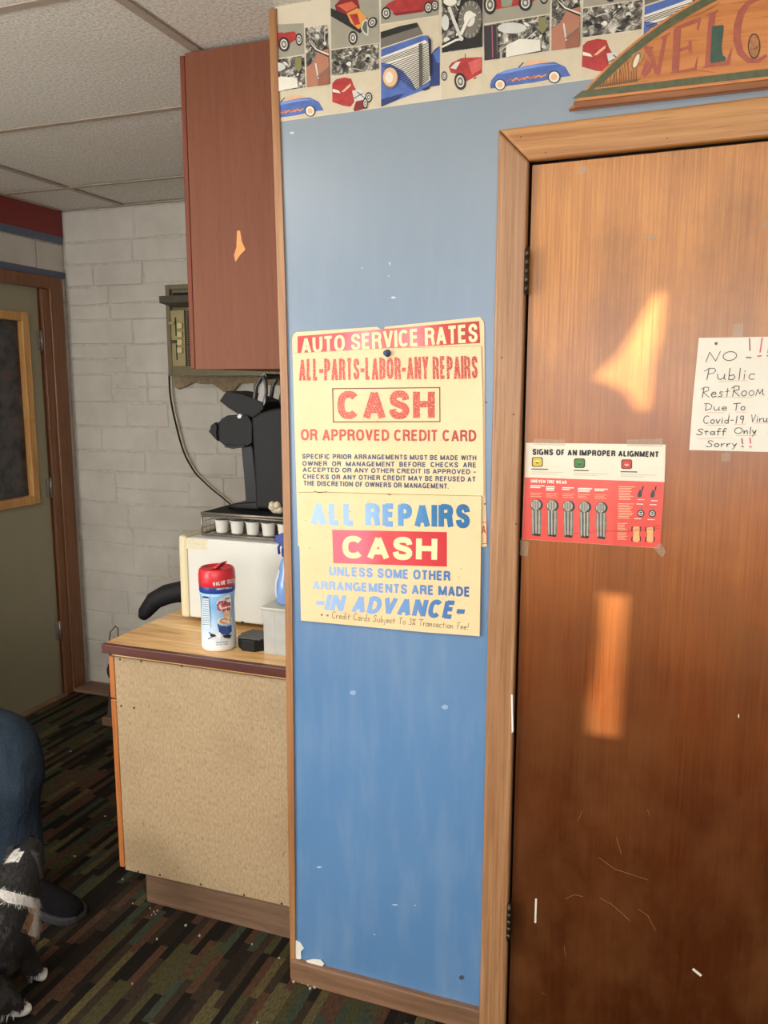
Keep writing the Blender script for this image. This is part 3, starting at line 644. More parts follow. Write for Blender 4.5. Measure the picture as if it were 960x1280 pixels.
t = NT('engine_photo'); f = t.noise(t.pos(), 60, 5, .75, .6); t.col(t.ramp(f, [(.38, srgb((30, 28, 26))), (.5, srgb((96, 90, 80))), (.6, srgb((196, 190, 174))), (.72, srgb((236, 230, 214)))], 'LINEAR')); eng = t.m
CL = [(0, 1, .005), (2, -1, ZC-.001)]
class Art:
    """one printed picture of the border; drawn once, printed again every repeat"""
    def __init__(s, shifts): s.sh = shifts; s.it = []
    def p(s, pts, m): s.it.append((pts, m, None)); return s
    def r(s, pts, w, m): s.it.append((pts, m, w)); return s
    def wheel(s, x, y, rx, ry, rot=0, hub=wht):
        return s.p(ell(x, y, rx, ry, 16, rot), tyre).p(ell(x, y, rx*.66, ry*.68, 14, rot), hub).p(ell(x, y, rx*.5, ry*.52, 12, rot), gry).p(ell(x, y, rx*.25, ry*.25, 8, rot), chrome)
    def out(s):
        for sh in s.sh:
            mb = MB(); k = 0
            for pts, m, w in s.it:
                k += 1; y = -.0013-.00012*k
                def pr(px, py, y=y):
                    q = on(px, py, 'y', y); q.x += sh*PER; q.z += sh*PER*(wp1.z-wp0.z)/(wp1.x-wp0.x); return q
                if w: ribbon(mb, pts, w, pr, m, CL)
                else: patch(mb, pts, pr, m, CL)
            if len(mb.bm.faces): mb.build('photo_panel', None, wpb)
            else: mb.bm.free()
A = zm(340, 0, 6); B = zm(470, 0, 6); Cz = zm(600, 0, 6)
a = Art((-1, 0, 1, 2))           # flame roadster
a.p(A([(438, -60), (800, -120), (808, 320), (445, 368)]), g_).p(A([(470, 40), (520, -10), (640, -20), (660, 60), (560, 130), (490, 110)]), redd).p(A([(490, 40), (600, 10), (640, 50), (560, 90)]), flat((206, 96, 70)))
a.p(A([(440, 60), (560, 110), (650, 80), (720, 140), (720, 190), (660, 250), (560, 190), (440, 120)]), blk).p(A([(560, 100), (640, 60), (710, 130), (690, 180), (650, 220), (590, 170)]), flame).p(A([(580, 110), (640, 100), (660, 180), (620, 190)]), redc)
a.p(A([(665, 215), (680, 160), (715, 140), (725, 200), (722, 270), (690, 255)]), chrome).p(A([(675, 210), (690, 165), (712, 155), (715, 255), (692, 240)]), flat((96, 100, 84)))
a.wheel(*A([(607, 284)])[0], 5.8, 8.8, 0).wheel(*A([(752, 168)])[0], 5.6, 7.2, .5).out()
def engine(quad, shifts, sd, extra=None):
    a = Art(shifts); a.p(quad, eng); rr = random.Random(sd)
    for k in range(16):
        u, v = rr.uniform(.08, .92), rr.uniform(.08, .92); x, y = quadmap(quad, u, v); r1, r2 = rr.uniform(1, 4.5), rr.uniform(1, 3.5)
        r1 = min(r1, abs(quad[1][0]-quad[0][0])*min(u, 1-u)*.9); r2 = min(r2, abs(quad[3][1]-quad[0][1])*min(v, 1-v)*.9)
        a.p(ell(x, y, r1, r2, 8, rr.uniform(0, .6)), rr.choice([blk, blk, chrome, wht, gry, wht]))
    for k in range(7):
        u, v = rr.uniform(.1, .9), rr.uniform(.15, .85); x, y = quadmap(quad, u, v); x2, y2 = quadmap(quad, min(.95, max(.05, u+rr.uniform(-.25, .25))), min(.95, max(.05, v+rr.uniform(-.3, .3))))
        a.r([(x, y), (x2, y2)], rr.uniform(.6, 1.3), rr.choice([chrome, wht, blk]))
    if extra: extra(a)
    a.out()
engine(A([(445, 378), (803, 325), (804, 520), (447, 570)]), (-1, 0, 1, 2), 5)
a = Art((-1, 0, 1, 2))           # red coupe
a.p(A([(447, 580), (804, 530), (808, 800), (450, 850)]), beige).p(A([(452, 625), (480, 595), (540, 580), (595, 590), (612, 640), (640, 690), (620, 760), (590, 800), (540, 795), (452, 765)]), redc)
a.p(A([(455, 665), (500, 680), (515, 700), (455, 690)]), wht).p(A([(520, 690), (560, 650), (590, 625), (590, 645), (540, 690)]), peach).p(A([(600, 680), (660, 670), (700, 720), (690, 790), (620, 770)]), chrome).p(A([(630, 760), (720, 740), (715, 810), (620, 835), (610, 820)]), redd).r(A([(640, 690), (700, 740)]), 1, blk).r(A([(610, 740), (680, 700)]), 1, blk)
a.wheel(*A([(725, 730)])[0], 4.6, 6.6).wheel(*A([(700, 775)])[0], 3.4, 7).out()
a = Art((-1, 0, 1, 2))           # blue grille close-up
a.p(B([(35, 190), (475, 120), (478, 640), (38, 800)]), beige).p(B([(35, 240), (180, 195), (310, 168), (355, 255), (35, 360)]), gry).p(B([(35, 240), (180, 195), (305, 170), (320, 200), (35, 290)]), blk)
a.p(B([(38, 370), (340, 268), (390, 265), (412, 300), (415, 640), (345, 680), (38, 798)]), bluec).p(B([(405, 420), (440, 370), (478, 345), (478, 640), (400, 650)]), blued).p(B([(430, 400), (478, 350), (478, 470), (455, 470)]), bluec)
a.p(B([(38, 428), (370, 300), (400, 330), (408, 600), (300, 670), (260, 600), (200, 530), (110, 480), (38, 470)]), wht)
for k in range(21):
    yy = 445+k*11; x0_ = 40 if k < 4 else 40+(k-3)*14
    a.r(B([(x0_, yy+(12 if k > 3 else 0)), (395, 322+k*13.4)]), .85, blk)
a.p(B([(320, 330), (345, 320), (345, 640), (325, 655)]), flat((80, 76, 66))).p(B([(392, 270), (412, 300), (415, 560), (402, 575)]), blk).p(B([(340, 670), (410, 640), (400, 665), (360, 680)]), blk)
a.p(B(ell(106, 585, 62, 80, 18)), gry).p(B(ell(106, 578, 54, 72, 18)), peach).p(B(ell(98, 580, 30, 42, 14)), wht)
a.p(B([(38, 745), (200, 700), (160, 740), (38, 800)]), blued).out()
a = Art((-1, 0, 1, 2))           # long red car over the grille
a.p(B([(38, -90), (475, -140), (472, 112), (36, 180)]), g_).p(B([(55, 60), (90, 25), (150, -5), (300, -40), (430, -30), (440, 50), (350, 90), (150, 118), (110, 70)]), redc).p(B([(120, 100), (350, 70), (350, 85), (150, 118)]), redd)
a.wheel(*B([(75, 98)])[0], 6, 8).wheel(*B([(440, 42)])[0], 5, 7).wheel(*B([(392, 55)])[0], 5.6, 7.4).out()
def wheelx(a):
    a.p(B([(600, 150), (640, -20), (800, -60), (795, 350), (495, 390), (495, 330), (640, 250)]), blk).p(B(ell(705, 145, 88, 142, 22, .1)), gry).p(B(ell(702, 145, 64, 112, 20, .1)), flat((120, 114, 102))).p(B(ell(700, 140, 42, 60, 14)), wht)
    for k in range(16):
        x, y = 705+84*math.cos(k*.39), 145+138*math.sin(k*.39); a.r(B([(x, y), (705+(x-705)*.8, 145+(y-145)*.8)]), .7, chrome)
    a.r(B([(550, 60), (590, 170), (640, 290)]), 4, chrome).r(B([(640, 250), (690, 140), (740, 110)]), 4, wht).p(B(ell(556, 10, 50, 34, 14)), wht).p(B(ell(520, 170, 28, 60, 14)), chrome).r(B([(500, 350), (600, 300), (650, 290)]), 2.6, wht).p(B(ell(640, 290, 16, 18, 10)), chrome)
engine(B([(492, -90), (800, -140), (798, 352), (494, 396)]), (-1, 0, 1, 2), 9, wheelx)
a = Art((-1, 0, 1, 2))           # red roadster rear
a.p(B([(490, 405), (798, 362), (800, 695), (490, 740)]), beige).p(B([(545, 500), (570, 470), (640, 435), (795, 428), (795, 545), (680, 610), (640, 560), (560, 545)]), redc).p(B([(690, 470), (790, 432), (790, 520), (720, 560)]), plain((206, 96, 90), .4, .15, 60)).p(B([(555, 510), (600, 465), (635, 460), (600, 520)]), chrome).r(B([(668, 405), (670, 435)]), .8, blk)
a.wheel(*B([(512, 570)])[0], 3.8, 6).wheel(*B([(632, 610)])[0], 7.5, 11, -.15).r(B([(735, 590), (750, 580)]), 1.4, redd).out()
a = Art((-1, 0, 1))              # red front of a roadster
a.p(Cz([(27, -130), (530, -160), (525, 100), (28, 178)]), g_).p(Cz([(100, -60), (330, -80), (300, 40), (120, 70)]), redc).p(Cz([(150, -60), (260, -70), (235, 45), (165, 55)]), flat((140, 150, 128)))
a.p(Cz([(300, -70), (440, -90), (480, -40), (400, 10), (330, 20)]), redc).wheel(*Cz([(480, -22)])[0], 5.5, 9)
a.wheel(*Cz([(75, 35)])[0], 8, 12.5).wheel(*Cz([(340, 20)])[0], 8.5, 10.5).out()
def en2(a):
    a.p(Cz([(30, 195), (130, 182), (140, 440), (34, 448)]), flat((54, 46, 50))).r(Cz([(90, 190), (95, 430)]), 1.2, purp).r(Cz([(125, 200), (130, 400)]), 1, gry).p(Cz(ell(240, 210, 110, 42, 14)), chrome).p(Cz([(195, 340), (300, 290), (450, 300), (455, 380), (195, 430)]), wht).p(Cz([(440, 130), (500, 125), (495, 220), (468, 255), (438, 220)]), flat((132, 126, 84)))
engine(Cz([(30, 190), (522, 110), (520, 380), (32, 455)]), (-1, 0, 1), 21, en2)
a = Art((-1, 0, 1))              # blue convertible with flames
a.p(Cz([(28, 465), (745, 350), (748, 590), (26, 706)]), beige).p(Cz([(330, 470), (400, 445), (490, 450), (540, 470), (430, 490), (340, 500)]), peach).p(Cz([(75, 640), (85, 600), (125, 555), (200, 525), (320, 500), (450, 475), (560, 465), (640, 500), (680, 570), (600, 580), (400, 620), (200, 645), (80, 665)]), bluec)
a.p(Cz([(125, 560), (200, 527), (320, 502), (450, 480), (600, 480), (440, 500), (200, 550)]), plain((120, 150, 214), .4, .1, 60)).r(Cz([(290, 505), (325, 470)]), 1.3, blk)
for k in range(6): a.r(Cz([(200+k*42, 615-k*6), (230+k*42, 590-k*5), (250+k*42, 608-k*6), (285+k*42, 585-k*5)]), 1.6, flame if k % 2 else purp)
for x_, y_, r_ in ((150, 635, 43), (556, 577, 48)): a.p(Cz(ell(x_, y_, r_, r_, 18)), tyre).p(Cz(ell(x_, y_, r_*.82, r_*.84, 16)), wht).p(Cz(ell(x_, y_, r_*.5, r_*.5, 14)), peach)
a.out()
def en3(a):
    a.p(Cz([(540, 210), (600, 170), (650, 80), (750, 50), (745, 350), (535, 375)]), tan_).p(Cz([(640, 280), (750, 200), (745, 350), (640, 365)]), flat((150, 94, 72))).r(Cz([(575, 0), (640, 60), (750, 100)]), 1.8, wht).r(Cz([(570, 0), (632, 68), (745, 116)]), 1.6, blk).r(Cz([(628, 180), (645, 300)]), 2.2, chrome).r(Cz([(640, 290), (740, 210)]), 1.6, gry)
engine(Cz([(540, -120), (752, -150), (750, 345), (535, 378)]), (-1, 0, 1), 33, en3)

# ================================================================== WELCOME PLAQUE
sx0, sz0, SW, SH = .662, 2.127, .92, .213
Rr = ((SW/2)**2+SH**2)/(2*SH); Rr = .603; cxw = sx0+SW/2
def archpts(inset, n=40, base=0):
    out = []; q = .39
    x0 = cxw-SW/2+inset*1.35; x1 = cxw+SW/2-inset*1.35
    for k in range(n+1):
        x = x0+(x1-x0)*k/n; rr = Rr-inset
        out.append((x, sz0+max(base, math.sqrt(max(0, rr*rr-(x-cxw)**2))-q)))
    return out
wsn = empty('welcome_plaque', (cxw, -.02, sz0), 'arched wooden welcome plaque with green border above the brown door', 'sign')
MB().prism([(x, -.020, z) for x, z in archpts(0)[::-1]], (0, .0175, 0), .005, seg=3, front_only=True).build('board', wood('plaque_wood', (176, 104, 52), (206, 132, 72), (222, 152, 92), (3, 50, 40), .4), wsn)
MB().box((sx0+.01, -.026, sz0-.002), (sx0+SW-.01, -.0202, sz0+.012), .003).build('lip', wood('plaque_lip', (120, 70, 36), (150, 92, 50), (166, 106, 62), (3, 50, 40), .4), wsn)
grn = plain((84, 88, 58), .5, .18, 80)
bd = MB(); oi = [(x, z) for x, z in archpts(.0045, 40, .018)]; ii = [(x, z) for x, z in archpts(.019, 40, .031)]
for k in range(40): bd.poly([(oi[k][0], -.0206, oi[k][1]), (oi[k+1][0], -.0206, oi[k+1][1]), (ii[k+1][0], -.0206, ii[k+1][1]), (ii[k][0], -.0206, ii[k][1])])
bd.poly([(oi[0][0], -.0207, sz0+.018), (oi[-1][0], -.0207, sz0+.018), (ii[-1][0], -.0207, sz0+.031), (ii[0][0], -.0207, sz0+.031)])
bd.build('painted_border', grn, wsn)
Z8 = zm(790, 0, 5.647); wl_ = MB(); mred = plain((164, 84, 66), .5, .12, 60); pw = wallp(-.0208)
def fat(pts, w): ribbon(wl_, Z8(pts), w/5.647, pw, mred)
def sh_(pts): patch(wl_, Z8(pts), pw, mred)
# W
fat([(92, 330), (150, 430), (120, 500), (85, 530)], 24); sh_([(60, 530), (100, 420), (125, 440), (90, 530)]); sh_([(105, 330), (140, 360), (185, 500), (160, 520)]); sh_([(165, 525), (220, 270), (245, 255), (195, 530)]); sh_([(200, 268), (275, 222), (262, 240), (210, 280)]); sh_([(90, 325), (150, 330), (140, 345), (90, 345)])
wl_.build('letter', None, wsn); wl_ = MB()
# E
sh_([(295, 205), (345, 190), (330, 500), (280, 508)]); sh_([(290, 195), (480, 120), (488, 150), (345, 200)]); sh_([(470, 130), (488, 120), (470, 215), (455, 210)]); sh_([(330, 345), (405, 320), (405, 345), (330, 368)]); sh_([(398, 295), (418, 285), (418, 372), (400, 370)]); sh_([(272, 512), (440, 475), (460, 400), (465, 398), (452, 498), (275, 518)])
wl_.build('letter', None, wsn); wl_ = MB()
# L
sh_([(545, 90), (590, 80), (560, 470), (512, 476)]); sh_([(515, 112), (608, 66), (608, 82), (530, 115)]); sh_([(492, 480), (560, 435), (665, 430), (700, 340), (708, 345), (690, 455), (500, 482)])
wl_.build('letter', None, wsn); wl_ = MB()
# C
cc = [(950, -20), (880, -5), (820, 20), (770, 90), (745, 180), (740, 280), (765, 370), (820, 425), (890, 430), (950, 390)]
sd = thick(cc, 1); ws = (16, 22, 34, 46, 52, 52, 46, 38, 28, 18)
cq = [((p[0]+(a[0]-p[0])*w, p[1]+(a[1]-p[1])*w), (p[0]+(b[0]-p[0])*w, p[1]+(b[1]-p[1])*w)) for p, (a, b), w in zip(cc, sd, ws)]
for (a, b), (c_, d_) in zip(cq, cq[1:]): sh_([a, b, d_, c_])
wl_.build('letter', None, wsn); wl_ = MB()
# O M E on the part of the board outside the photograph's frame
def wv(x, z): return Vector((x, -.0208, z))
def wbar(x0, z0, x1, z1, w):
    d = Vector((x1-x0, 0, z1-z0)); n = Vector((-d.z, 0, d.x)).normalized()*w/2
    wl_.poly([wv(x0, z0)+n, wv(x1, z1)+n, wv(x1, z1)-n, wv(x0, z0)-n], mred)
ox = 1.225
for k in range(20):
    a0, a1 = 2*math.pi*k/20, 2*math.pi*(k+1)/20; wbar(ox+.043*math.cos(a0), 2.235+.058*math.sin(a0), ox+.043*math.cos(a1), 2.235+.058*math.sin(a1), .011)
wl_.build('letter', None, wsn); wl_ = MB()
for q in ((1.30, 2.178, 1.305, 2.275, .013), (1.305, 2.275, 1.34, 2.19, .008), (1.34, 2.19, 1.375, 2.265, .012), (1.375, 2.265, 1.385, 2.175, .013)): wbar(*q)
wl_.build('letter', None, wsn); wl_ = MB()
for q in ((1.42, 2.175, 1.42, 2.25, .013), (1.42, 2.25, 1.475, 2.235, .007), (1.42, 2.212, 1.455, 2.205, .006), (1.42, 2.176, 1.485, 2.17, .007)): wbar(*q)
wl_.build('letter', None, wsn)
dk = MB(); pk = wallp(-.0211)
patch(dk, Z8([(565, 185), (640, 175), (648, 190), (632, 330), (640, 390), (662, 405), (658, 430), (560, 445), (552, 430)]), pk, plain((56, 82, 66), .5, .15, 90))
dk.build('painted_boot', None, wsn); dk = MB()
patch(dk, Z8(ell(862, 325, 44, 90, 18)), pk, flat((60, 44, 32))); dk2 = wallp(-.0213); patch(dk, Z8(ell(862, 325, 36, 80, 18)), dk2, plain((168, 112, 70), .5, .3, 160)); ribbon(dk, Z8([(835, 350), (865, 345), (895, 325)]), .8, wallp(-.0215), flat((60, 40, 28)))
dk.build('painted_net', None, wsn); dk = MB(); Z2 = zm(640, 0, 3)
patch(dk, Z2([(440, 255), (450, 205), (475, 190), (500, 195), (485, 230), (465, 262), (445, 268)]), pk, flat((176, 130, 78)))
patch(dk, Z2(ell(466, 228, 8, 27, 12, .35)), wallp(-.0213), flat((228, 214, 190))); ribbon(dk, Z2(ell(466, 228, 13, 33, 14, .35)), .6, wallp(-.0212), flat((74, 52, 34)))
dk.build('painted_fish', None, wsn); dk = MB()
for x_ in range(322, 470, 9):
    h_ = 25+(x_-322)*.35+random.uniform(-8, 10); ribbon(dk, Z2([(x_, 330-(x_-322)*.16), (x_+random.uniform(-12, 8), 325-(x_-322)*.16-h_)]), .8, pk, flat((84, 82, 50)))
    ribbon(dk, Z2([(x_, 328-(x_-322)*.16), (x_+16, 318-(x_-322)*.16)]), .8, pk, flat((110, 84, 50)))
dk.build('painted_reeds', None, wsn).o['kind'] = 'stuff'; dk = MB()
for pts in ([(565, 110), (590, 92), (640, 75), (700, 52), (760, 25)], [(575, 112), (610, 96), (650, 66)], [(640, 270), (690, 262), (760, 272)], [(690, 60), (720, 42), (780, 8)]): ribbon(dk, Z2(pts), .6, pk, flat((150, 96, 54)))
dk.build('painted_vine', None, wsn).o['kind'] = 'stuff'

# ================================================================== SERVICE POSTERS
z3 = zm(350, 390, 3.556); z4 = zm(350, 590, 3.556)
def sheet_(name, pts, y, mat, label, cat='poster', th=.0012):
    q = [on(px, py, 'y', y) for px, py in pts]; m_ = Vector((sum(p.x for p in q)/len(q), y, min(p.z for p in q)))
    p = MB().prism(q, (0, th, 0)).build(name, mat, org=m_); tag(p, label, cat); return p
inkred = faded('faded_red_ink', [(0, (196, 62, 56)), (.3, (206, 84, 80)), (.6, (198, 74, 66)), (1, (178, 46, 40))], 0, .05, .5, w=.57)
inkred2 = faded('faded_red_ink_b', [(0, (204, 84, 76)), (.5, (196, 70, 64)), (1, (168, 52, 50))], 0, .05, .5, w=.61)
band = faded('faded_band', [(0, (190, 48, 44)), (.25, (222, 90, 100)), (.38, (236, 150, 164)), (.5, (216, 96, 92)), (.66, (230, 130, 138)), (.8, (192, 54, 48)), (1, (178, 40, 36))], 0, .045, .495, w=.66)
ink = faded('navy_ink', (62, 84, 112), (54, 70, 96), .05, .5, w=.62)
blu = faded('bleached_blue_ink', [(0, (170, 198, 228)), (.35, (150, 186, 226)), (.6, (90, 146, 200)), (.8, (36, 110, 160)), (1, (26, 100, 150))], 0, .06, .48, w=.66)
blu2 = faded('bleached_blue_ink_b', [(0, (160, 188, 222)), (.45, (128, 164, 214)), (.8, (72, 120, 176)), (1, (52, 96, 150))], 0, .06, .48, w=.66)
redb = faded('bleached_red_block', [(0, (228, 100, 116)), (.3, (232, 110, 128)), (.55, (214, 70, 76)), (1, (196, 36, 44))], 0, .11, .42, w=.72)
cream = flat((240, 218, 168))
pA = sheet_('service_rates_poster', z3([(54, 120), (60, 100), (72, 90), (430, 66), (442, 72), (450, 82), (462, 80), (466, 66), (888, 22), (905, 42), (908, 60), (913, 800), (919, 1042), (905, 1045), (80, 1040)]), -.0022, M['poster'],
            'yellowed card headed AUTO SERVICE RATES with red band, rearmost sheet pinned to blue wall')
mb = MB(); patch(mb, z3([(78, 108), (885, 40), (890, 138), (78, 184)]), wallp(-.0026)); mb.build('red_band', band, pA)
mb = MB(); letter(mb, 'AUTO SERVICE RATES', z3([(92, 116), (878, 50), (880, 134), (94, 186)]), wallp(-.0029), None, .05); mb.build('lettering', cream, pA)
mb = MB(); ribbon(mb, z3([(900, 935), (918, 935), (918, 1030), (900, 1030)]), .9, wallp(-.0026)); mb.build('printed_frame', inkred, pA); mb = MB(); letter(mb, 'A', z3([(896, 948), (915, 950), (915, 985), (896, 983)]), wallp(-.0026), None, .03); mb.build('lettering', inkred, pA)
pB = sheet_('credit_card_poster', z3([(56, 183), (470, 160), (895, 150), (902, 400), (906, 818), (500, 822), (84, 812), (66, 560)]), -.0046, M['poster2'],
            'yellowed paper reading CASH OR APPROVED CREDIT CARD, middle sheet below the red band')
mb = MB(); letter(mb, 'ALL-PARTS-LABOR-ANY REPAIRS', z3([(84, 208), (878, 192), (880, 298), (84, 306)]), wallp(-.0050), None, .045); mb.build('lettering', inkred, pB); mb = MB()
letter(mb, 'CASH', z3([(255, 350), (688, 348), (688, 477), (255, 477)]), wallp(-.0050), None, .085); mb.build('lettering', inkred, pB)
mb = MB(); ribbon(mb, z3([(234, 341), (710, 336), (711, 487), (237, 489), (234, 341)]), 1.3, wallp(-.0050)); mb.build('printed_frame', flat((120, 50, 44)), pB)
mb = MB(); letter(mb, 'OR APPROVED CREDIT CARD', z3([(93, 520), (873, 524), (873, 576), (93, 571)]), wallp(-.0050), None, .055); mb.build('lettering', inkred2, pB)
mb = MB()
for s_, q in (('SPECIFIC PRIOR ARRANGEMENTS MUST BE MADE WITH', [(98, 630), (873, 637), (873, 660), (98, 653)]), ('OWNER  OR  MANAGEMENT  BEFORE  CHECKS  ARE', [(99, 662), (873, 668), (873, 692), (99, 684)]),
              ('ACCEPTED OR ANY OTHER CREDIT IS APPROVED –', [(100, 690), (873, 699), (873, 722), (100, 711)])):
    mb = MB(); letter(mb, s_, z3(q), wallp(-.0050), None, .075); mb.build('lettering', ink, pB)
for s_, q in (('CHECKS OR ANY OTHER CREDIT MAY BE REFUSED AT', [(101, 9), (870, 20), (870, 44), (101, 31)]), ('THE DISCRETION OF OWNERS OR MANAGEMENT.', [(104, 38), (750, 51), (750, 75), (104, 61)])):
    mb = MB(); letter(mb, s_, z4(q), wallp(-.0050), None, .075); mb.build('lettering', ink, pB)
pC = sheet_('all_repairs_poster', z4([(80, 90), (170, 88), (896, 106), (893, 400), (888, 730), (640, 712), (93, 660), (88, 380)]), -.0070, M['poster'],
            'yellowed card reading ALL REPAIRS CASH IN ADVANCE, frontmost and lowest of the sheets')
mb = MB(); y_ = wallp(-.0074)
letter(mb, 'ALL REPAIRS', z4([(135, 134), (846, 142), (846, 252), (135, 238)]), y_, None, .095); mb.build('lettering', blu, pC)
mb = MB(); patch(mb, z4([(232, 257), (742, 267), (742, 421), (237, 405)]), y_); mb.build('red_band', redb, pC)
mb = MB(); letter(mb, 'CASH', z4([(277, 282), (700, 292), (698, 396), (277, 384)]), wallp(-.0077), None, .09); mb.build('lettering', cream, pC)
mb = MB(); letter(mb, 'UNLESS SOME OTHER', z4([(218, 418), (758, 440), (758, 485), (218, 461)]), y_, None, .075); mb.build('lettering', blu2, pC); mb = MB(); letter(mb, 'ARRANGEMENTS ARE MADE', z4([(145, 482), (846, 510), (846, 556), (145, 522)]), y_, None, .075); mb.build('lettering', blu2, pC); mb = MB()
letter(mb, '-IN ADVANCE-', z4([(162, 538), (822, 574), (822, 658), (162, 614)]), y_, None, .095, 5); mb.build('lettering', blu2, pC)
mb = MB(); hand(mb, '* * Credit Cards Subject To 3% Transaction Fee!', z4([(180, 645)])[0], z4([(842, 702)])[0], 8.2, .62, y_); mb.build('handwriting', flat((84, 78, 66)), pC)
mb = MB(); rr = random.Random(4)
for k in range(26): patch(mb, ell(372+rr.random()*225, 625+rr.random()*150, rr.uniform(.3, .9), rr.uniform(.3, .7), 6), y_)
mb.build('stain_specks', flat((150, 118, 74)), pC).o['kind'] = 'stuff'
mb = MB(); ribbon(mb, z4([(152, 85), (172, 92), (208, 88)]), .8, wallp(-.0079)); mb.build('staple', M['dark_metal'], pC); mb = MB(); ribbon(mb, z4([(80, 91), (170, 89), (500, 98), (896, 107), (893, 400), (888, 729)]), .55, wallp(-.0078)); mb.build('edge_shade_line', flat((150, 120, 80)), pC); mb = MB(); ribbon(mb, z3([(57, 184), (470, 161), (894, 151), (902, 400), (906, 815)]), .5, wallp(-.0051)); mb.build('edge_shade_line', flat((168, 138, 94)), pB); mb = MB(); ribbon(mb, z4([(478, 98), (492, 102)]), .9, wallp(-.0079)); mb.build('staple', M['dark_metal'], pC)  # thin dark lines along the sheet edges stand in for their shadow
pin = on(484.5, 441.5, 'y', -.006)
pp = MB(); pp.lathe([(.0075, 0), (.0085, .002), (.006, .005), (.0045, .009), (.0065, .012), (.006, .0145), (.003, .0155)], (0, 0, 0), 20)
for v in pp.bm.verts: v.co = Vector((v.co.x+pin.x, -.0052-v.co.z, v.co.y+pin.z))
tag(pp.build('push_pin', plain((44, 72, 112), .25, .1), org=(pin.x, -.006, pin.z)), 'dark blue push pin in the top of the yellow posters', 'pin')

# ================================================================== ALIGNMENT CHART
z5 = zm(640, 540, 4.8)
pS = sheet_('alignment_chart', z5([(83, 65), (922, 75), (915, 300), (888, 698), (60, 643), (76, 280)]), -.0016, paper('chart_card', (218, 208, 184), (226, 216, 194), .3), 'printed chart SIGNS OF AN IMPROPER ALIGNMENT taped to the brown door')
mb = MB(); patch(mb, z5([(77, 272), (916, 300), (888, 697), (61, 642)]), wallp(-.0019)); mb.build('red_field', plain((218, 78, 66), .28, .06, 12), pS)
mb = MB(); patch(mb, z5([(345, 282), (618, 292), (606, 676), (345, 660)]), wallp(-.0020)); mb.build('pale_red_painted_sheen', plain((224, 92, 82), .2, .05, 20), pS)  # paler red patch, a sheen painted onto the chart's red field
mb = MB(); letter(mb, 'SIGNS OF AN IMPROPER ALIGNMENT', z5([(122, 100), (882, 116), (880, 152), (122, 138)]), wallp(-.0021), None, .095); mb.build('lettering', flat((28, 26, 26)), pS)
for cx_, cy_, cm in ((152, 180, (206, 178, 62)), (405, 187, (70, 120, 58)), (688, 193, (188, 62, 52))):
    mb = MB(); pts = lambda s: z5([(cx_+s*x, cy_+s*y*.9) for x, y in ((-33, -24), (-25, -32), (25, -32), (33, -24), (33, 24), (25, 32), (-25, 32), (-33, 24))])
    patch(mb, pts(1), wallp(-.0021), blk); patch(mb, pts(.84), wallp(-.0023), flat(cm)); patch(mb, z5(ell(cx_, cy_, 16, 11, 14)), wallp(-.0025), flat(tuple(min(255, int(c*1.2)) for c in cm)))
    patch(mb, z5([(cx_-15, cy_+2), (cx_+15, cy_+2), (cx_+6, cy_+9), (cx_-6, cy_+9)]), wallp(-.0027), blk if cm[0] != 188 else wht); mb.build('warning_icon', None, pS)
mb = MB(); rr = random.Random(2)
def bars(x0, y0, x1, rows, dy, w, m, slope=.02, brk=True):
    for k in range(rows):
        x = x0; yb = y0+dy*k; xe = x1-(rr.uniform(0, .35)*(x1-x0) if k else 0)
        while x < xe:
            l = rr.uniform(8, 22) if brk else xe-x; e = min(x+l, xe)
            ribbon(mb, z5([(x, yb+slope*(x-x0)), (e, yb+slope*(e-x0))]), w, wallp(-.0022), m); x = e+3
for x0, y0, x1, xt in ((118, 222, 215, 305), (372, 230, 458, 575), (653, 238, 748, 865)):
    bars(x0, y0, x1, 1, 1, 1.3, flat((70, 66, 60))); bars(x0, y0+17, xt, 2, 11, .55, flat((176, 168, 150)))
bars(112, 322, 193, 2, 10, 1.3, wht); bars(206, 328, 254, 3, 10, 1.3, wht); bars(303, 334, 368, 2, 10, 1.3, wht); bars(398, 338, 480, 3, 9, 1.3, wht); bars(497, 342, 573, 2, 9, 1.3, wht)
for x0 in (112, 206, 303, 396, 498): bars(x0, 366+(x0-112)*.03, x0+70, 3, 10, .6, peach)
bars(642, 328, 735, 9, 9.5, .8, peach); bars(638, 430, 730, 10, 9.5, .8, peach); bars(634, 548, 690, 11, 9.5, .8, peach)
for q in ((755, 405), (835, 412), (735, 520), (815, 525), (748, 432), (828, 436)): bars(q[0], q[1], q[0]+38, 1, 9, .9, wht)
mb.build('fine_print', None, pS).o['kind'] = 'stuff'
mb = MB(); letter(mb, 'UNEVEN TIRE WEAR', z5([(112, 284), (328, 292), (328, 312), (112, 304)]), wallp(-.0022), None, .08); mb.build('lettering', wht, pS)
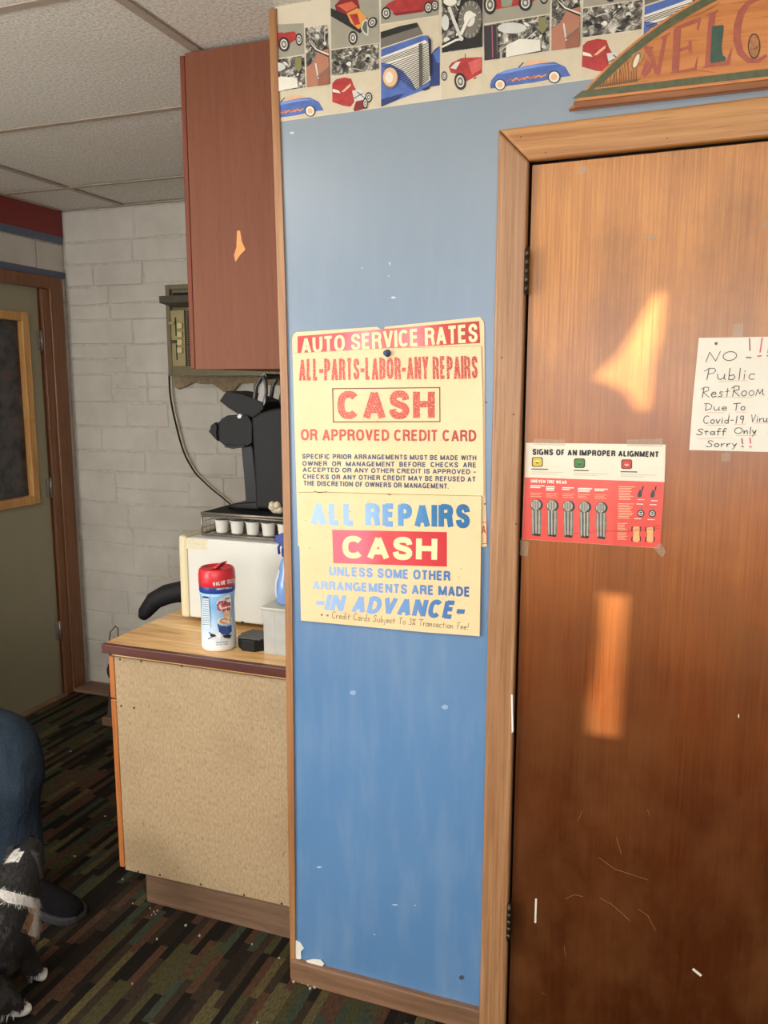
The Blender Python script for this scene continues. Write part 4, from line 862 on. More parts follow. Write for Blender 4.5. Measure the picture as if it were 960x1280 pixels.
for i_, cx_ in enumerate((148, 243, 340, 438, 537)):
    mb = MB(); oy = (cx_-148)*.045; ym = wallp(-.0023); yn = wallp(-.0025); yo = wallp(-.0027)
    patch(mb, z5(ell(cx_, 438+oy, 38, 36, 18)), ym, flat((50, 48, 46))); patch(mb, z5(ell(cx_-5, 436+oy, 29, 30, 16)), yn, flat((182, 176, 160)))
    patch(mb, z5([(cx_-32, 466+oy), (cx_+27, 470+oy), (cx_+31, 540+oy), (cx_+24, 622+oy), (cx_-28, 616+oy), (cx_-33, 540+oy)]), yn, plain((118, 114, 104), .4, .45, 55))
    patch(mb, z5([(cx_-28, 606+oy), (cx_+24, 612+oy), (cx_+20, 626+oy), (cx_-26, 620+oy)]), yo, blk)
    for k in range(-2, 3):
        ribbon(mb, z5([(cx_-4+k*10, 470+oy), (cx_-4+k*9, 612+oy)]), .8, yo, flat((70, 68, 64)) if k % 2 else flat((196, 190, 172)))
        ribbon(mb, z5([(cx_-5+k*9, 414+oy), (cx_-5+k*9, 460+oy)]), .8, yo, flat((66, 64, 60)))
    mb.build('tyre_picture', None, pS)
mb = MB(); ym = wallp(-.0023); yn = wallp(-.0025)
for x_, y_2 in ((768, 370), (845, 372)): patch(mb, z5([(x_-14, y_2), (x_, y_2-26), (x_+12, y_2-18), (x_+10, y_2+16), (x_-6, y_2+24), (x_-14, y_2+18)]), ym, flat((60, 62, 68))); ribbon(mb, z5([(x_+14, y_2-22), (x_+18, y_2-42)]), 1.6, ym, blk)
for x_, y_2 in ((773, 488), (842, 490)): patch(mb, z5(ell(x_, y_2, 22, 22, 16)), ym, blk); ribbon(mb, z5(ell(x_, y_2, 13, 12, 12)), .9, yn, chrome); ribbon(mb, z5([(x_-1, y_2-14), (x_+4, y_2-40)]), 1.4, yn, gry); ribbon(mb, z5([(x_-12, y_2), (x_+12, y_2)]), .9, yn, chrome)
for x_, y_2 in ((746, 610), (828, 612)):
    patch(mb, z5([(x_-14, y_2-42), (x_+14, y_2-42), (x_+22, y_2-28), (x_+16, y_2+2), (x_+22, y_2+38), (x_+10, y_2+50), (x_-10, y_2+50), (x_-22, y_2+36), (x_-16, y_2+2), (x_-22, y_2-28)]), ym, flat((232, 168, 112)))
    for dx, dy in ((-25, -28), (25, -28), (-25, 32), (25, 32)): ribbon(mb, z5([(x_+dx, y_2+dy-12), (x_+dx-2, y_2+dy+12)]), 1.4, yn, blk)
ribbon(mb, z5([(350, 612), (500, 600), (700, 590), (885, 560)]), .6, yn, flat((176, 52, 46))); ribbon(mb, z5([(480, 590), (700, 598), (888, 578)]), .6, yn, flat((176, 52, 46)))
mb.build('alignment_drawings', None, pS)
for pts in ([(50, 645), (100, 660), (95, 748), (48, 740)], [(845, 690), (895, 665), (925, 720), (900, 755)], [(690, 45), (905, 40), (905, 88), (690, 84)], [(130, 40), (320, 48), (318, 82), (130, 80)]):
    mb = MB(); q = [on(px, py, 'y', -.0034) for px, py in z5(pts)]; mb.poly(q); mb.build('tape', M['tape'], pS)

# ================================================================== RESTROOM NOTE
z9 = zm(850, 400, 7.111)
nt = sheet_('restroom_note', [(873.5, 422.5), (960, 421), (1050, 420), (1048, 568), (960, 565), (861.5, 562.5), (866, 500)], -.0016, M['note'], 'handwritten NO Public Restroom note on white paper taped to the brown door', 'note')
mb = MB(); pn = wallp(-.0020); bki = flat((52, 48, 46)); rdi = flat((206, 92, 96)); rdp = flat((222, 156, 148))
Zp = lambda x, y: z9([(x, y)])[0]
for s_, a_, b_, h_ in (('NO', (230, 372), (520, 362), 12.5), ('Public', (215, 530), (690, 528), 14), ('RestRooM', (185, 690), (760, 668), 13), ('Due', (215, 805), (430, 803), 9), ('To', (470, 803), (590, 800), 9), ('Covid-19', (205, 920), (575, 918), 9.5), ('Virus', (630, 905), (820, 905), 9), ('Staff', (150, 1022), (420, 1015), 7.5), ('Only', (480, 1012), (690, 1010), 8), ('Sorry', (235, 1128), (520, 1125), 8)):
    hand(mb, s_, Zp(*a_), Zp(*b_), h_, .95, pn, bki)
for q in ([(618, 165), (622, 270)], [(590, 333), (632, 334)], [(550, 1055), (556, 1100)], [(550, 1122), (562, 1126)]): ribbon(mb, z9(q), 1.5, pn, flat((130, 50, 56)))
for q in ([(730, 160), (712, 285)], [(690, 322), (722, 318)], [(622, 1050), (628, 1095)], [(620, 1125), (632, 1128)], [(800, 160), (782, 290)], [(775, 318), (800, 318)]): ribbon(mb, z9(q), 1.8, pn, rdi)
for q in ([(345, 545), (605, 538)], [(310, 688), (645, 686)], [(240, 822), (385, 824)], [(500, 820), (598, 818)], [(240, 936), (400, 934)], [(480, 930), (578, 926)], [(640, 915), (850, 918)], [(155, 1055), (395, 1048)], [(500, 1028), (680, 1026)]): ribbon(mb, z9(q), .6, pn, rdp)
mb.build('handwriting', None, nt)
mb = MB(); patch(mb, z9(ell(321, 209, 14, 14, 10)), pn); mb.build('punched_hole', flat((92, 70, 50)), nt)

# ================================================================== UPPER CABINET
uc = empty('upper_cabinet', (-.17, .126, 1.622), 'reddish brown wall cabinet with a chipped side, hung beside the blue wall', 'cabinet')
MB().box((-.318, .126, 1.622), (-.001, D-.03, ZC-.006), .001).build('body', M['brown_cab'], uc)
for k in range(3):
    y0 = .128+k*.475
    d_ = MB().box((-.335, y0, 1.624), (-.321, y0+.47, ZC-.01), .002).build('door', M['cab_edge'], uc)
    MB().tube([(-.341, y0+.42, 1.70), (-.36, y0+.42, 1.71), (-.36, y0+.42, 1.77), (-.341, y0+.42, 1.78)], .005).build('handle', M['metal'], d_)
mb = MB(); zc_ = zm(0, 0, 2.667); q = [on(px, py, 'y', .1252) for px, py in zc_([(790, 770), (800, 768), (806, 805), (818, 832), (800, 850), (785, 873), (780, 850), (788, 825)])]
mb.prism(q, (0, .0006, 0)); lab(mb.build('chipped_spot', plain((214, 150, 84), .6, .1, 80), uc), 'bare orange wood where the stain chipped')

# ================================================================== BASE CABINET
bc = empty('base_cabinet', (-.3, .13, 0), 'base cabinet with raw particle board end panel beside the blue wall', 'cabinet')
ZT = .827
MB().box((-.634, .136, .10), (-.001, D-.004, .782)).build('carcass', plain((150, 112, 72), .6, .1), bc)
q = [on(px, py, 'y', .128) for px, py in ((147, 821), (358, 843), (358, 1134), (158, 1089))]
q = [(-.634, .128, .786), (-.003, .128, .786), (-.003, .128, .110), (-.634, .128, .098)]
ep = MB().prism(q, (0, .008, 0), .0006).build('end_panel', M['particle'], bc)
mb = MB(); zc5 = zm(100, 780, 3.2)
for p_ in zc5([(160, 142), (245, 149), (408, 168), (645, 195), (768, 210), (165, 328), (216, 335)])+z6p([(175, 95), (240, 105), (362, 133), (492, 165), (605, 191)]):
    c_ = on(*p_, 'y', .1278); mb = MB(); mb.prism([(c_.x+.0035*math.cos(a), .1272, c_.z+.0035*math.sin(a)) for a in (k*.785 for k in range(8))], (0, .002, 0)); mb.build('screw_head', flat((44, 34, 26)), ep)
for k in range(3):
    y0 = .127+k*.482
    dr = MB().box((-.654, y0, .655), (-.636, y0+.478, .785), .002).build('drawer_front', M['orange_wood'], bc)
    MB().tube([(-.654, y0+.18, .72), (-.674, y0+.18, .72), (-.674, y0+.3, .72), (-.654, y0+.3, .72)], .005).build('handle', M['metal'], dr)
    dr = MB().box((-.654, y0, .105), (-.636, y0+.478, .650), .002).build('door', M['orange_wood'], bc)
    MB().tube([(-.654, y0+.42, .5), (-.674, y0+.42, .51), (-.674, y0+.42, .57), (-.654, y0+.42, .58)], .005).build('handle', M['metal'], dr)
MB().box((-.566, .138, 0), (-.001, D-.006, .10)).build('kick_board', M['kick'], bc)
wt = empty('countertop', (-.3, .11, .79), 'wood-grain laminate countertop with maroon front edge on the base cabinet', 'countertop')
MB().box((-.638, .1245, .790), (-.001, D-.012, ZT-.003)).box((-.6615, .1245, ZT-.003), (-.001, D-.012, ZT), .001).build('top', M['counter'], wt)
MB().prism([(-.662, .108, ZT-.028), (-.001, .108, ZT-.028), (-.001, .108, ZT), (-.662, .108, ZT)], (0, .016, 0), .003, front_only=True).build('edge_strip', M['maroon'], wt)
MB().box((-.662, .1245, ZT-.028), (-.6385, D-.012, ZT-.0035), .002).build('edge_strip', M['maroon'], wt)

# ================================================================== THINGS ON THE COUNTER
# microwave, its side towards us
mw = empty('microwave', (-.38, .6, ZT), 'white microwave seen from its side on the countertop under the pod rack', 'microwave')
MB().box((-.545, .392, ZT+.016), (-.03, .80, 1.104), .006).build('housing', M['white_plastic'], mw)
dr = MB().box((-.580, .394, ZT+.012), (-.547, .798, 1.107), .010).build('door', M['cream_plastic'], mw)
MB().box((-.583, .43, ZT+.05), (-.5805, .66, 1.08), .001).build('door_glass', M['gloss_black'], dr)
for x_ in (-.50, -.07):
    for y_3 in (.43, .75): MB().lathe([(.016, 0), (.016, .017)], (x_, y_3, ZT), 14).build('foot', M['black'], mw)
mb = MB(); q = [on(px, py, 'y', .3915) for px, py in zm(160, 640, 4.571)([(330, 150), (455, 155), (450, 218), (335, 210)])]; mb.prism(q, (0, .0006, 0)); lab(mb.build('label', plain((206, 198, 168), .6, .12, 200), mw), 'faded beige sticker')
mb = MB(); q = on(303, 778, 'y', .3905); mb.box((q.x-.004, .389, q.z-.003), (q.x+.004, .392, q.z+.003)); mb.build('latch', M['black'], mw)
# pod rack
RZ0, RZ1, RX0, RX1, RY0, RY1 = 1.108, 1.184, -.505, -.150, .42, .76
rk = empty('pod_rack', ((RX0+RX1)/2, (RY0+RY1)/2, RZ0), 'black wire coffee pod drawer standing on the white microwave', 'rack')
MB().box((RX0, RY0, RZ1-.010), (RX1, RY1, RZ1-.001), .002).build('top_plate', M['black'], rk)
fm = MB()
for z_ in (RZ0+.004, RZ1-.012):
    fm.tube([(RX0, RY0, z_), (RX1, RY0, z_), (RX1, RY1, z_), (RX0, RY1, z_)], .0035, 8, closed=True)
for x_ in (RX0, RX1):
    for y_3 in (RY0, RY1): fm.tube([(x_, y_3, RZ0+.001), (x_, y_3, RZ1-.006)], .0035)
fm.tube([(RX0, RY0-.003, RZ1-.004), (RX1, RY0-.003, RZ1-.004)], .004)
fm.build('frame', M['metal'], rk)
wr_ = MB()
for k in range(1, 14): wr_.tube([(RX0, RY0+(RY1-RY0)*k/14, RZ0+.004), (RX0, RY0+(RY1-RY0)*k/14, RZ1-.012)], .0012, 5)
for k in range(1, 12): wr_.tube([(RX0+(RX1-RX0)*k/12, RY0, RZ0+.005), (RX0+(RX1-RX0)*k/12, RY1, RZ0+.005)], .0015, 5)
for k in range(1, 8): wr_.tube([(RX0, RY0+(RY1-RY0)*k/8, RZ0+.006), (RX1, RY0+(RY1-RY0)*k/8, RZ0+.006)], .0015, 5)
for k in range(1, 3): wr_.tube([(RX0, RY0, RZ0+.02*k+.004), (RX0, RY1, RZ0+.02*k+.004)], .0012, 5)
wr_.build('wire_mesh', M['metal'], rk)
pod = None; PL_ = ['white coffee pod, %s in the wire pod rack' % w for w in ('first from the left end', 'second from the left end', 'third from the left end', 'fourth from the left end', 'fifth from the left end', 'at the right end')]
for row in range(1):
    for k in range(6):
        x_ = RX0+.052+k*.0555; y_3 = RY0+.035+row*.085
        if pod is None:
            pod = MB().lathe([(.017, 0), (.0185, .004), (.0215, .036), (.0222, .038)], (x_, y_3, RZ0+.0075), 20).lathe([(.0222, 0), (.0245, .001), (.0245, .003), (.02, .0035)], (x_, y_3, RZ0+.0455), 20).build('coffee_pod', plain((214, 210, 200), .5, .04), org=(x_, y_3, RZ0+.0075))
            tag(pod, PL_[k], 'coffee pod', 'white coffee pods in the wire rack')
        else:
            o = pod.o.copy(); C.objects.link(o); o.location = (x_, y_3, RZ0+.0075); o['label'] = PL_[k]
# coffee maker: profile traced in its own plane, real depth in y
Y0 = .50; zk = zm(250, 460, 5.817)
def prof(pts, y0, y1, bevel=.004, yref=Y0):
    q = [on(px, py, 'y', yref) for px, py in zk(pts)]; q = [Vector((p.x, y0, max(p.z, RZ1+.0005))) for p in q]
    return MB().prism(q, (0, y1-y0, 0), bevel)
cf = empty('coffee_maker', (-.28, .6, RZ1), 'black pod coffee maker with its lid raised, standing on the wire pod rack', 'coffee maker')
zb_ = RZ1+.0005
tk = MB(); q = [on(px, py, 'y', Y0) for px, py in zk([(370, 360), (440, 320), (520, 296), (640, 292), (660, 292)])]
bl_ = on(250+404/5.817, 460+1036/5.817, 'y', Y0)
pts = [Vector((bl_.x, Y0, zb_+.004))]+[Vector((p.x, Y0, p.z)) for p in q[:1]]+[Vector((p.x, Y0, p.z)) for p in q[1:]]+[Vector((-.165, Y0, zb_+.004))]
tk.prism(pts, (0, .17, 0), .010, seg=3).build('water_tank', plain((22, 21, 21), .6, .12, 30, 0, 0, .3), cf)
prof([(283, 570), (362, 560), (372, 600), (400, 940), (405, 1010), (320, 1000), (318, 950)], Y0+.012, Y0+.155, .005).build('column', M['gloss_black'], cf)
prof([(190, 1015), (250, 985), (410, 975), (420, 1038), (250, 1040), (195, 1034)], Y0+.005, Y0+.16, .004).build('drip_base', M['gloss_black'], cf)
prof([(68, 465), (88, 440), (80, 420), (110, 398), (140, 395), (150, 370), (190, 346), (262, 350), (340, 345), (372, 400), (372, 545), (330, 575), (240, 586), (182, 575), (120, 520)], Y0+.005, Y0+.155, .0025).build('brew_head', M['black'], cf)
prof([(128, 240), (178, 168), (280, 190), (372, 222), (440, 250), (450, 300), (380, 360), (300, 350), (262, 335), (190, 288)], Y0+.01, Y0+.15, .0025).build('raised_lid', M['black'], cf)
hd = MB(); pth = [on(px, py, 'y', Y0) for px, py in zk([(372, 270), (375, 210), (388, 130), (420, 72), (440, 62), (455, 100), (458, 180), (440, 260), (405, 330)])]
for y_3 in (Y0+.02, Y0+.13): hd.tube([(p.x, y_3, p.z) for p in pth], .007, 8)
pa = pth[4]; hd.tube([(pa.x, Y0+.02, pa.z), (pa.x, Y0+.13, pa.z)], .009, 10)
hd.build('handle', plain((58, 55, 53), .3, .1), cf)
prof([(440, 80), (458, 150), (460, 250), (420, 330), (375, 345), (392, 280), (415, 170)], Y0+.014, Y0+.02, .001).build('hinge_arm', plain((120, 112, 104), .35, .1), cf)
prof([(66, 462), (86, 438), (80, 420), (110, 396), (128, 420), (118, 470), (130, 530), (112, 512)], Y0-.004, Y0+.02, .002).build('spout_ring', plain((20, 19, 19), .6, .1, 30, 0, 0, .3), cf)
prof([(180, 575), (240, 588), (330, 576), (320, 560), (240, 566), (190, 556)], Y0-.003, Y0+.02, .001).build('head_rim', plain((30, 29, 29), .6, .1, 30, 0, 0, .3), cf)
prof([(270, 350), (290, 332), (306, 345), (298, 366), (278, 366)], Y0-.002, Y0+.01, .001).build('latch', M['white_plastic'], cf)
tk_ = MB()
for k in range(7):
    a = k*2.4; p = on(345+random.uniform(-3, 6), 632+random.uniform(-5, 5), 'y', .47)
    tk_.lathe([(.002, -.011), (.010, -.006), (.012, 0), (.008, .008), (.002, .012)], (p.x+.006*math.cos(a), .455+.006*math.sin(a), RZ1+.013+.008*(k % 3)), 7)
for v in tk_.bm.verts: v.co += Vector((random.uniform(-.002, .002), random.uniform(-.002, .002), random.uniform(-.001, .001)))
for v in tk_.bm.verts: v.co.z = max(v.co.z, RZ1)
tag(tk_.build('crumpled_napkin', plain((204, 190, 164), .8, .1), org=(-.2, .455, RZ1)), 'crumpled beige napkin on the rack beside the coffee maker', 'napkin')

# creamer canister
ccx, ccy, cr_ = -.322, .205, .0505
cn = empty('creamer_canister', (ccx, ccy, ZT), 'tall coffee creamer canister with red flip lid on the countertop', 'creamer')
PB = [(.044, 0), (.0485, .004), (.0500, .012), (.0495, .05), (.0480, .10), (.0475, .135), (.0492, .160), (.0505, .172)]
cc_ = (ccx, ccy, ZT)
t = NT('creamer_wrap'); z_ = t.math('SUBTRACT', t.sep(t.pos())[2], ZT); n_2 = t.math('ADD', z_, t.math('MULTIPLY', t.math('SUBTRACT', t.noise(t.pos(), 25, 3), .5), .03))
t.col(t.ramp(t.math('DIVIDE', n_2, .18), [(.1, srgb((228, 230, 230))), (.42, srgb((190, 212, 232))), (.72, srgb((126, 176, 222))), (.95, srgb((150, 192, 228)))])); t.rough(.28)
MB().lathe(PB, cc_, 48).build('canister', t.m, cn)
MB().lathe([(.0506, .171), (.0514, .173), (.0516, .190), (.0510, .192)], cc_, 48, cap=False).build('blue_band', plain((42, 62, 140), .3, .08), cn)
cp = MB().lathe([(.0505, .188), (.0520, .190), (.0525, .205), (.0520, .224), (.0500, .234), (.046, .239), (.043, .240), (.041, .2365), (.012, .2365)], cc_, 48).build('lid', plain((206, 44, 54), .3, .05), cn)
fz = ZT+.237
p1 = Vector((ccx+.005, ccy-.01, fz)); p2 = on(279.5, 703, 'y', ccy-.01)
MB().prism([(p1.x-.008, ccy-.028, fz), (p1.x+.010, ccy-.028, fz+.002), (p2.x+.005, ccy-.028, p2.z+.002), (p2.x-.006, ccy-.028, p2.z)], (0, .036, 0), .003).build('flip_tab', plain((196, 46, 54), .35, .05), cp)
zq = zm(230, 690, 6.857)
def cyl(e): return cylp(ccx, ccy, cr_+e)
mb = MB(); letter(mb, 'VALUE SIZE', zq([(246, 262), (440, 225), (440, 262), (248, 296)]), cyl(.0035), None, .06); mb.build('lettering', wht, cp)
wr2 = MB(); letter(wr2, 'FRENCH VANILLA', zq([(280, 312), (410, 296), (410, 312), (280, 328)]), cyl(.0016), wht, .05)
patch(wr2, zq([(160, 375), (212, 378), (222, 560), (225, 650), (165, 640), (152, 500)]), cyl(.0002), flat((206, 218, 226))); 
for k in range(13): ribbon(wr2, zq([(162, 392+k*19), (208+k*.8, 396+k*19)]), .7, cyl(.0008), flat((96, 116, 134)))
patch(wr2, zq([(160, 378), (210, 381), (210, 400), (160, 395)]), cyl(.0011), flat((50, 60, 74)))
patch(wr2, zq([(282, 430), (320, 395), (360, 372), (394, 362), (404, 420), (404, 500), (350, 520), (300, 505), (280, 465)]), cyl(.0009), flat((236, 226, 214)))
mbc = flat((176, 52, 50))
ca = [(330, 428), (305, 430), (288, 455), (295, 490), (315, 500)]; ribbon(wr2, zq(ca), 2.2, cyl(.0018), mbc)
letter(wr2, 'offee', zq([(318, 430), (398, 408), (400, 460), (322, 480)]), cyl(.0018), mbc, .06); letter(wr2, 'mate', zq([(325, 484), (396, 462), (398, 500), (330, 520)]), cyl(.0018), mbc, .06)
letter(wr2, 'Nestle', zq([(352, 395), (392, 384), (392, 402), (354, 412)]), cyl(.0018), flat((90, 60, 50)), .05)
patch(wr2, zq([(340, 520), (395, 505), (402, 560), (380, 600), (345, 590)]), cyl(.0014), flat((226, 180, 140))); patch(wr2, zq(ell(352, 588, 62, 34, 18, -.08)), cyl(.0017), wht); patch(wr2, zq(ell(354, 592, 52, 24, 16, -.08)), cyl(.0020), flat((206, 142, 92)))
patch(wr2, zq([(284, 612), (320, 634), (370, 638), (408, 625), (410, 680), (385, 705), (335, 708), (300, 685)]), cyl(.0022), flat((44, 74, 134)))
patch(wr2, zq([(232, 700), (262, 708), (275, 722), (245, 730), (222, 720)]), cyl(.0014), blk); patch(wr2, zq([(330, 716), (370, 706), (408, 712), (395, 742), (345, 735)]), cyl(.0024), flat((46, 34, 36))); ribbon(wr2, zq([(215, 690), (240, 715)]), 1.1, cyl(.0014), blk); ribbon(wr2, zq([(208, 745), (240, 728)]), 1, cyl(.0014), blk)
for k in range(5): patch(wr2, zq(ell(300+14*math.cos(k*1.26), 715+14*math.sin(k*1.26), 14, 9, 9, k*1.26)), cyl(.0026), flat((240, 238, 226)))
letter(wr2, 'NET WT 35.3 OZ', zq([(275, 772), (375, 764), (375, 776), (275, 784)]), cyl(.0008), flat((90, 100, 120)), .04)
letter(wr2, '(2.2 LB) 1.00 kg', zq([(275, 792), (375, 784), (375, 794), (275, 802)]), cyl(.0008), flat((90, 100, 120)), .04)
wr2.build('label_print', None, cn)
# drip tray
dt = empty('drip_tray', (-.222, .245, ZT), 'black octagonal drip tray with slots beside the creamer canister', 'tray')
oc = [(-.222+.052*math.cos(R(22.5+45*k)), .245+.052*math.sin(R(22.5+45*k))) for k in range(8)]
MB().prism([(x, y, ZT) for x, y in oc], (0, 0, .034), .003).build('tray_body', M['black'], dt)
g2 = MB()
for k in range(-4, 5):
    yy = .245+k*.0095; hw = .046-abs(k)*.0028
    g2.box((-.222-hw, yy-.0028, ZT+.0345), (-.222+hw, yy+.0028, ZT+.0375))
g2.build('slotted_grille', plain((74, 74, 72), .4, .1), dt)
# plastic bin
bn = empty('plastic_bin', (-.09, .3, ZT), 'frosted clear plastic bin with lid on the countertop against the blue wall end', 'bin')
bx0, bx1, by0, by1 = -.172, -.026, .200, .330
sh = MB(); 
for a_, b_ in (((bx0, by0, ZT), (bx1, by0+.002, ZT+.128)), ((bx0, by1-.002, ZT), (bx1, by1, ZT+.128)), ((bx0, by0+.002, ZT), (bx0+.002, by1-.002, ZT+.128)), ((bx1-.002, by0+.002, ZT), (bx1, by1-.002, ZT+.128)), ((bx0+.002, by0+.002, ZT), (bx1-.002, by1-.002, ZT+.003))): sh.box(a_, b_)
sh.build('tub', M['frost'], bn)
for x_ in (bx0+.03, bx0+.075, bx0+.11): MB().box((x_, by0-.0015, ZT+.01), (x_+.004, by0-.0002, ZT+.115), .0005).build('rib', M['frost'], bn)
MB().box((bx0-.006, by0-.006, ZT+.1285), (bx1+.004, by1+.006, ZT+.137), .003).build('lid', trans('bin_lid', (206, 200, 184), .8, .3), bn)
kn = MB(); a_ = Vector((-.158, .225, ZT+.085)); b_ = Vector((-.05, .235, ZT+.02))
kn.tube([a_, a_.lerp(b_, .4), b_], [.003, .005, .004], 8)
tag(kn.build('plastic_knife', M['white_plastic'], org=b_), 'white plastic utensil lying slanted inside the frosted bin', 'utensil')
# spray bottle
sx_, sy_, sz_ = -.122, .262, ZT+.1375
sb = empty('spray_bottle', (sx_, sy_, sz_), 'light blue spray bottle with dark blue trigger standing on the frosted bin', 'spray bottle')
MB().lathe([(.031, 0), (.037, .006), (.038, .04), (.036, .065), (.028, .09), (.024, .112), (.020, .125), (.015, .132), (.015, .138)], (sx_, sy_, sz_), 32).build('bottle', M['bluebottle'], sb)
tr = plain((34, 52, 132), .3, .08)
MB().lathe([(.018, .136), (.0185, .138), (.0185, .158), (.015, .162)], (sx_, sy_, sz_), 24).build('collar', tr, sb)
q = [(sx_-.042, sz_+.180), (sx_-.030, sz_+.196), (sx_-.005, sz_+.207), (sx_+.03, sz_+.204), (sx_+.035, sz_+.180), (sx_+.012, sz_+.160), (sx_-.012, sz_+.160), (sx_-.018, sz_+.176)]
MB().prism([(x, sy_-.013, z) for x, z in q], (0, .026, 0), .004).build('spray_head', tr, sb)
MB().tube([(sx_-.018, sy_, sz_+.176), (sx_-.030, sy_, sz_+.160), (sx_-.028, sy_, sz_+.140)], .004).build('trigger', tr, sb)
mb = MB(); rz_ = ((.036, .016), (.0385, .03), (.0385, .05), (.0365, .066), (.030, .086), (.027, .098)); an = [R(a) for a in range(-172, -118, 6)]
rw = [[mb.bm.verts.new((sx_+(r+.0006)*math.cos(a), sy_+(r+.0006)*math.sin(a), sz_+z)) for a in an] for r, z in rz_]
for A_, B_ in zip(rw, rw[1:]):
    for k in range(len(an)-1): mb.bm.faces.new((A_[k], A_[k+1], B_[k+1], B_[k])).smooth = True
mb.build('label', plain((200, 212, 226), .5, .2, 200), sb)

# air conditioner
YA = 1.43
ZA = zm(200, 340, 9.14)
def on_a(pts, y=YA): return [on(px, py, 'y', y) for px, py in ZA(pts)]
ac = empty('air_conditioner', (-1.05, D, 1.62), 'old olive window air conditioner in the white block wall beside the upper cabinet', 'air conditioner')
tl = on_a([(72, 152)])[0]; br = on_a([(105, 1190)])[0]; ax0 = (tl.x+br.x)/2; az1 = tl.z; az0 = br.z; ax1 = ax0+.60
olv = plain((112, 104, 74), .5, .12, 30); olv2 = plain((158, 144, 100), .5, .1, 30); odk = plain((70, 62, 46), .5, .15)
MB().box((ax0+.01, YA+.01, az0+.01), (ax1-.01, D-.012, az1-.01)).build('housing', olv, ac)
fr = MB(); 
for a_, b_ in (((ax0, az0), (ax0+.022, az1)), ((ax1-.022, az0), (ax1, az1)), ((ax0+.022, az1-.02), (ax1-.022, az1)), ((ax0+.022, az0), (ax1-.022, az0+.045))): fr.box((a_[0], YA-.01, a_[1]), (b_[0], YA+.012, b_[1]), .003)
fr.build('frame', olv, ac)
MB().box((ax0+.035, YA-.002, az1-.085), (ax1-.03, YA+.004, az1-.035)).build('upper_vent', M['black'], ac)
p = on_a([(20, 280), (80, 400), (30, 330)], YA-.03)
hoodz1, hoodz0 = p[0].z, p[1].z
MB().prism([(p[0].x, YA-.05, hoodz1), (p[0].x, YA-.05, hoodz1-.03), (p[0].x+.05, YA-.03, hoodz0), (p[0].x+.05, YA+.01, hoodz0), (p[0].x, YA+.01, hoodz1)], (ax1-p[0].x, 0, 0)).build('air_deflector', odk, ac)
pn0 = on_a([(120, 440)])[0]; pn1 = on_a([(300, 1080)])[0]
MB().box((pn0.x, YA-.004, pn1.z), (pn1.x, YA+.004, pn0.z), .001).build('control_panel', olv2, ac)
for a_, b_ in (((183, 520), (188, 730)), ((196, 830), (200, 1005))):
    a3, b3 = on_a([a_, b_]); s_ = MB().box((a3.x-.0025, YA-.006, b3.z), (a3.x+.0025, YA-.003, a3.z)).build('slider_track', M['black'], ac)
for y_ in (585, 798):
    q = on_a([(150 if y_ == 585 else 175, y_)])[0]; MB().box((q.x-.014, YA-.018, q.z-.007), (q.x+.016, YA-.004, q.z+.007), .002).build('slider_knob', odk if y_ == 798 else olv2, ac)
for y_ in (615, 715, 805, 895):
    q = on_a([(243, y_)])[0]; MB().box((q.x-.013, YA-.016, q.z-.0125), (q.x+.013, YA-.003, q.z+.0125), .003).build('push_button', plain((206, 192, 140), .4, .06), ac)
gl = on_a([(300, 450)])[0]; gb = on_a([(310, 1080)])[0]
MB().box((gl.x, YA+.002, gb.z), (ax1-.03, YA+.006, gl.z)).build('grille_backing', M['black'], ac)
nsl = 24; pitch = (gl.z-gb.z)/nsl; sm = None
for k in range(nsl):
    if sm is None: sm = MB().box((gl.x, YA-.006, gb.z+.001), (ax1-.03, YA+.002, gb.z+pitch*.5)).build('slat', olv, ac)
    else:
        o = sm.o.copy(); C.objects.link(o); o.parent = ac.o; o.location = (0, 0, k*pitch)
# torn foam under it
zf = zm(180, 460, 5.05); top = [(x, 42) for x in (860, 640, 430, 180)]
low = [(190, 120), (215, 135), (260, 115), (310, 88), (350, 100), (400, 103), (430, 95), (470, 122), (500, 152), (560, 150), (580, 120), (600, 95), (640, 98), (700, 90), (760, 105), (860, 110)]
q = [on(px, py, 'y', D-.03) for px, py in zf(low+top)]
for v in q: v.z = min(v.z, az0-.001)
fo_ = MB().prism(q, (0, .022, 0), .003)
tag(fo_.build('torn_sealing_foam', plain((146, 126, 96), .85, .25, 60, .8), org=(q[0].x, D-.02, q[0].z)), 'torn tan sealing foam hanging below the olive air conditioner', 'foam')
for m_, off_, lb in ((M['black'], 0, 'black power cord hanging on the white block wall below the air conditioner'), (plain((190, 176, 150), .5, .08), .014, 'pale cord running beside the black power cord on the block wall')):
    pts = [on(px, py, 'y', D-.018) for px, py in zf([(158, 40), (160, 100), (165, 170), (180, 265), (200, 350), (225, 450), (255, 540), (290, 610), (335, 675), (430, 765), (540, 855)])]
    pts = [Vector((v.x+off_*(1-k*.04), v.y, v.z+off_*.2*k*.1)) for k, v in enumerate(pts)]
    l_ = pts[-1]; pts += [Vector((l_.x+.15, D-.03, l_.z-.12)), Vector((l_.x+.22, D-.06, ZT+.03)), Vector((l_.x+.25, D-.16, ZT+.006)), Vector((l_.x+.35, D-.2, ZT+.006))]
    sm_ = []
    for k in range(len(pts)-1):
        p0, p1_, p2_, p3 = pts[max(k-1, 0)], pts[k], pts[k+1], pts[min(k+2, len(pts)-1)]
        for s in range(4):
            u = s/4; sm_.append(.5*((2*p1_)+(p2_-p0)*u+(2*p0-5*p1_+4*p2_-p3)*u*u+(3*p1_-p0-3*p2_+p3)*u**3))
    sm_.append(pts[-1])
    tag(MB().tube(sm_, .0042, 8).build('power_cord', m_, org=sm_[0]), lb, 'cord')

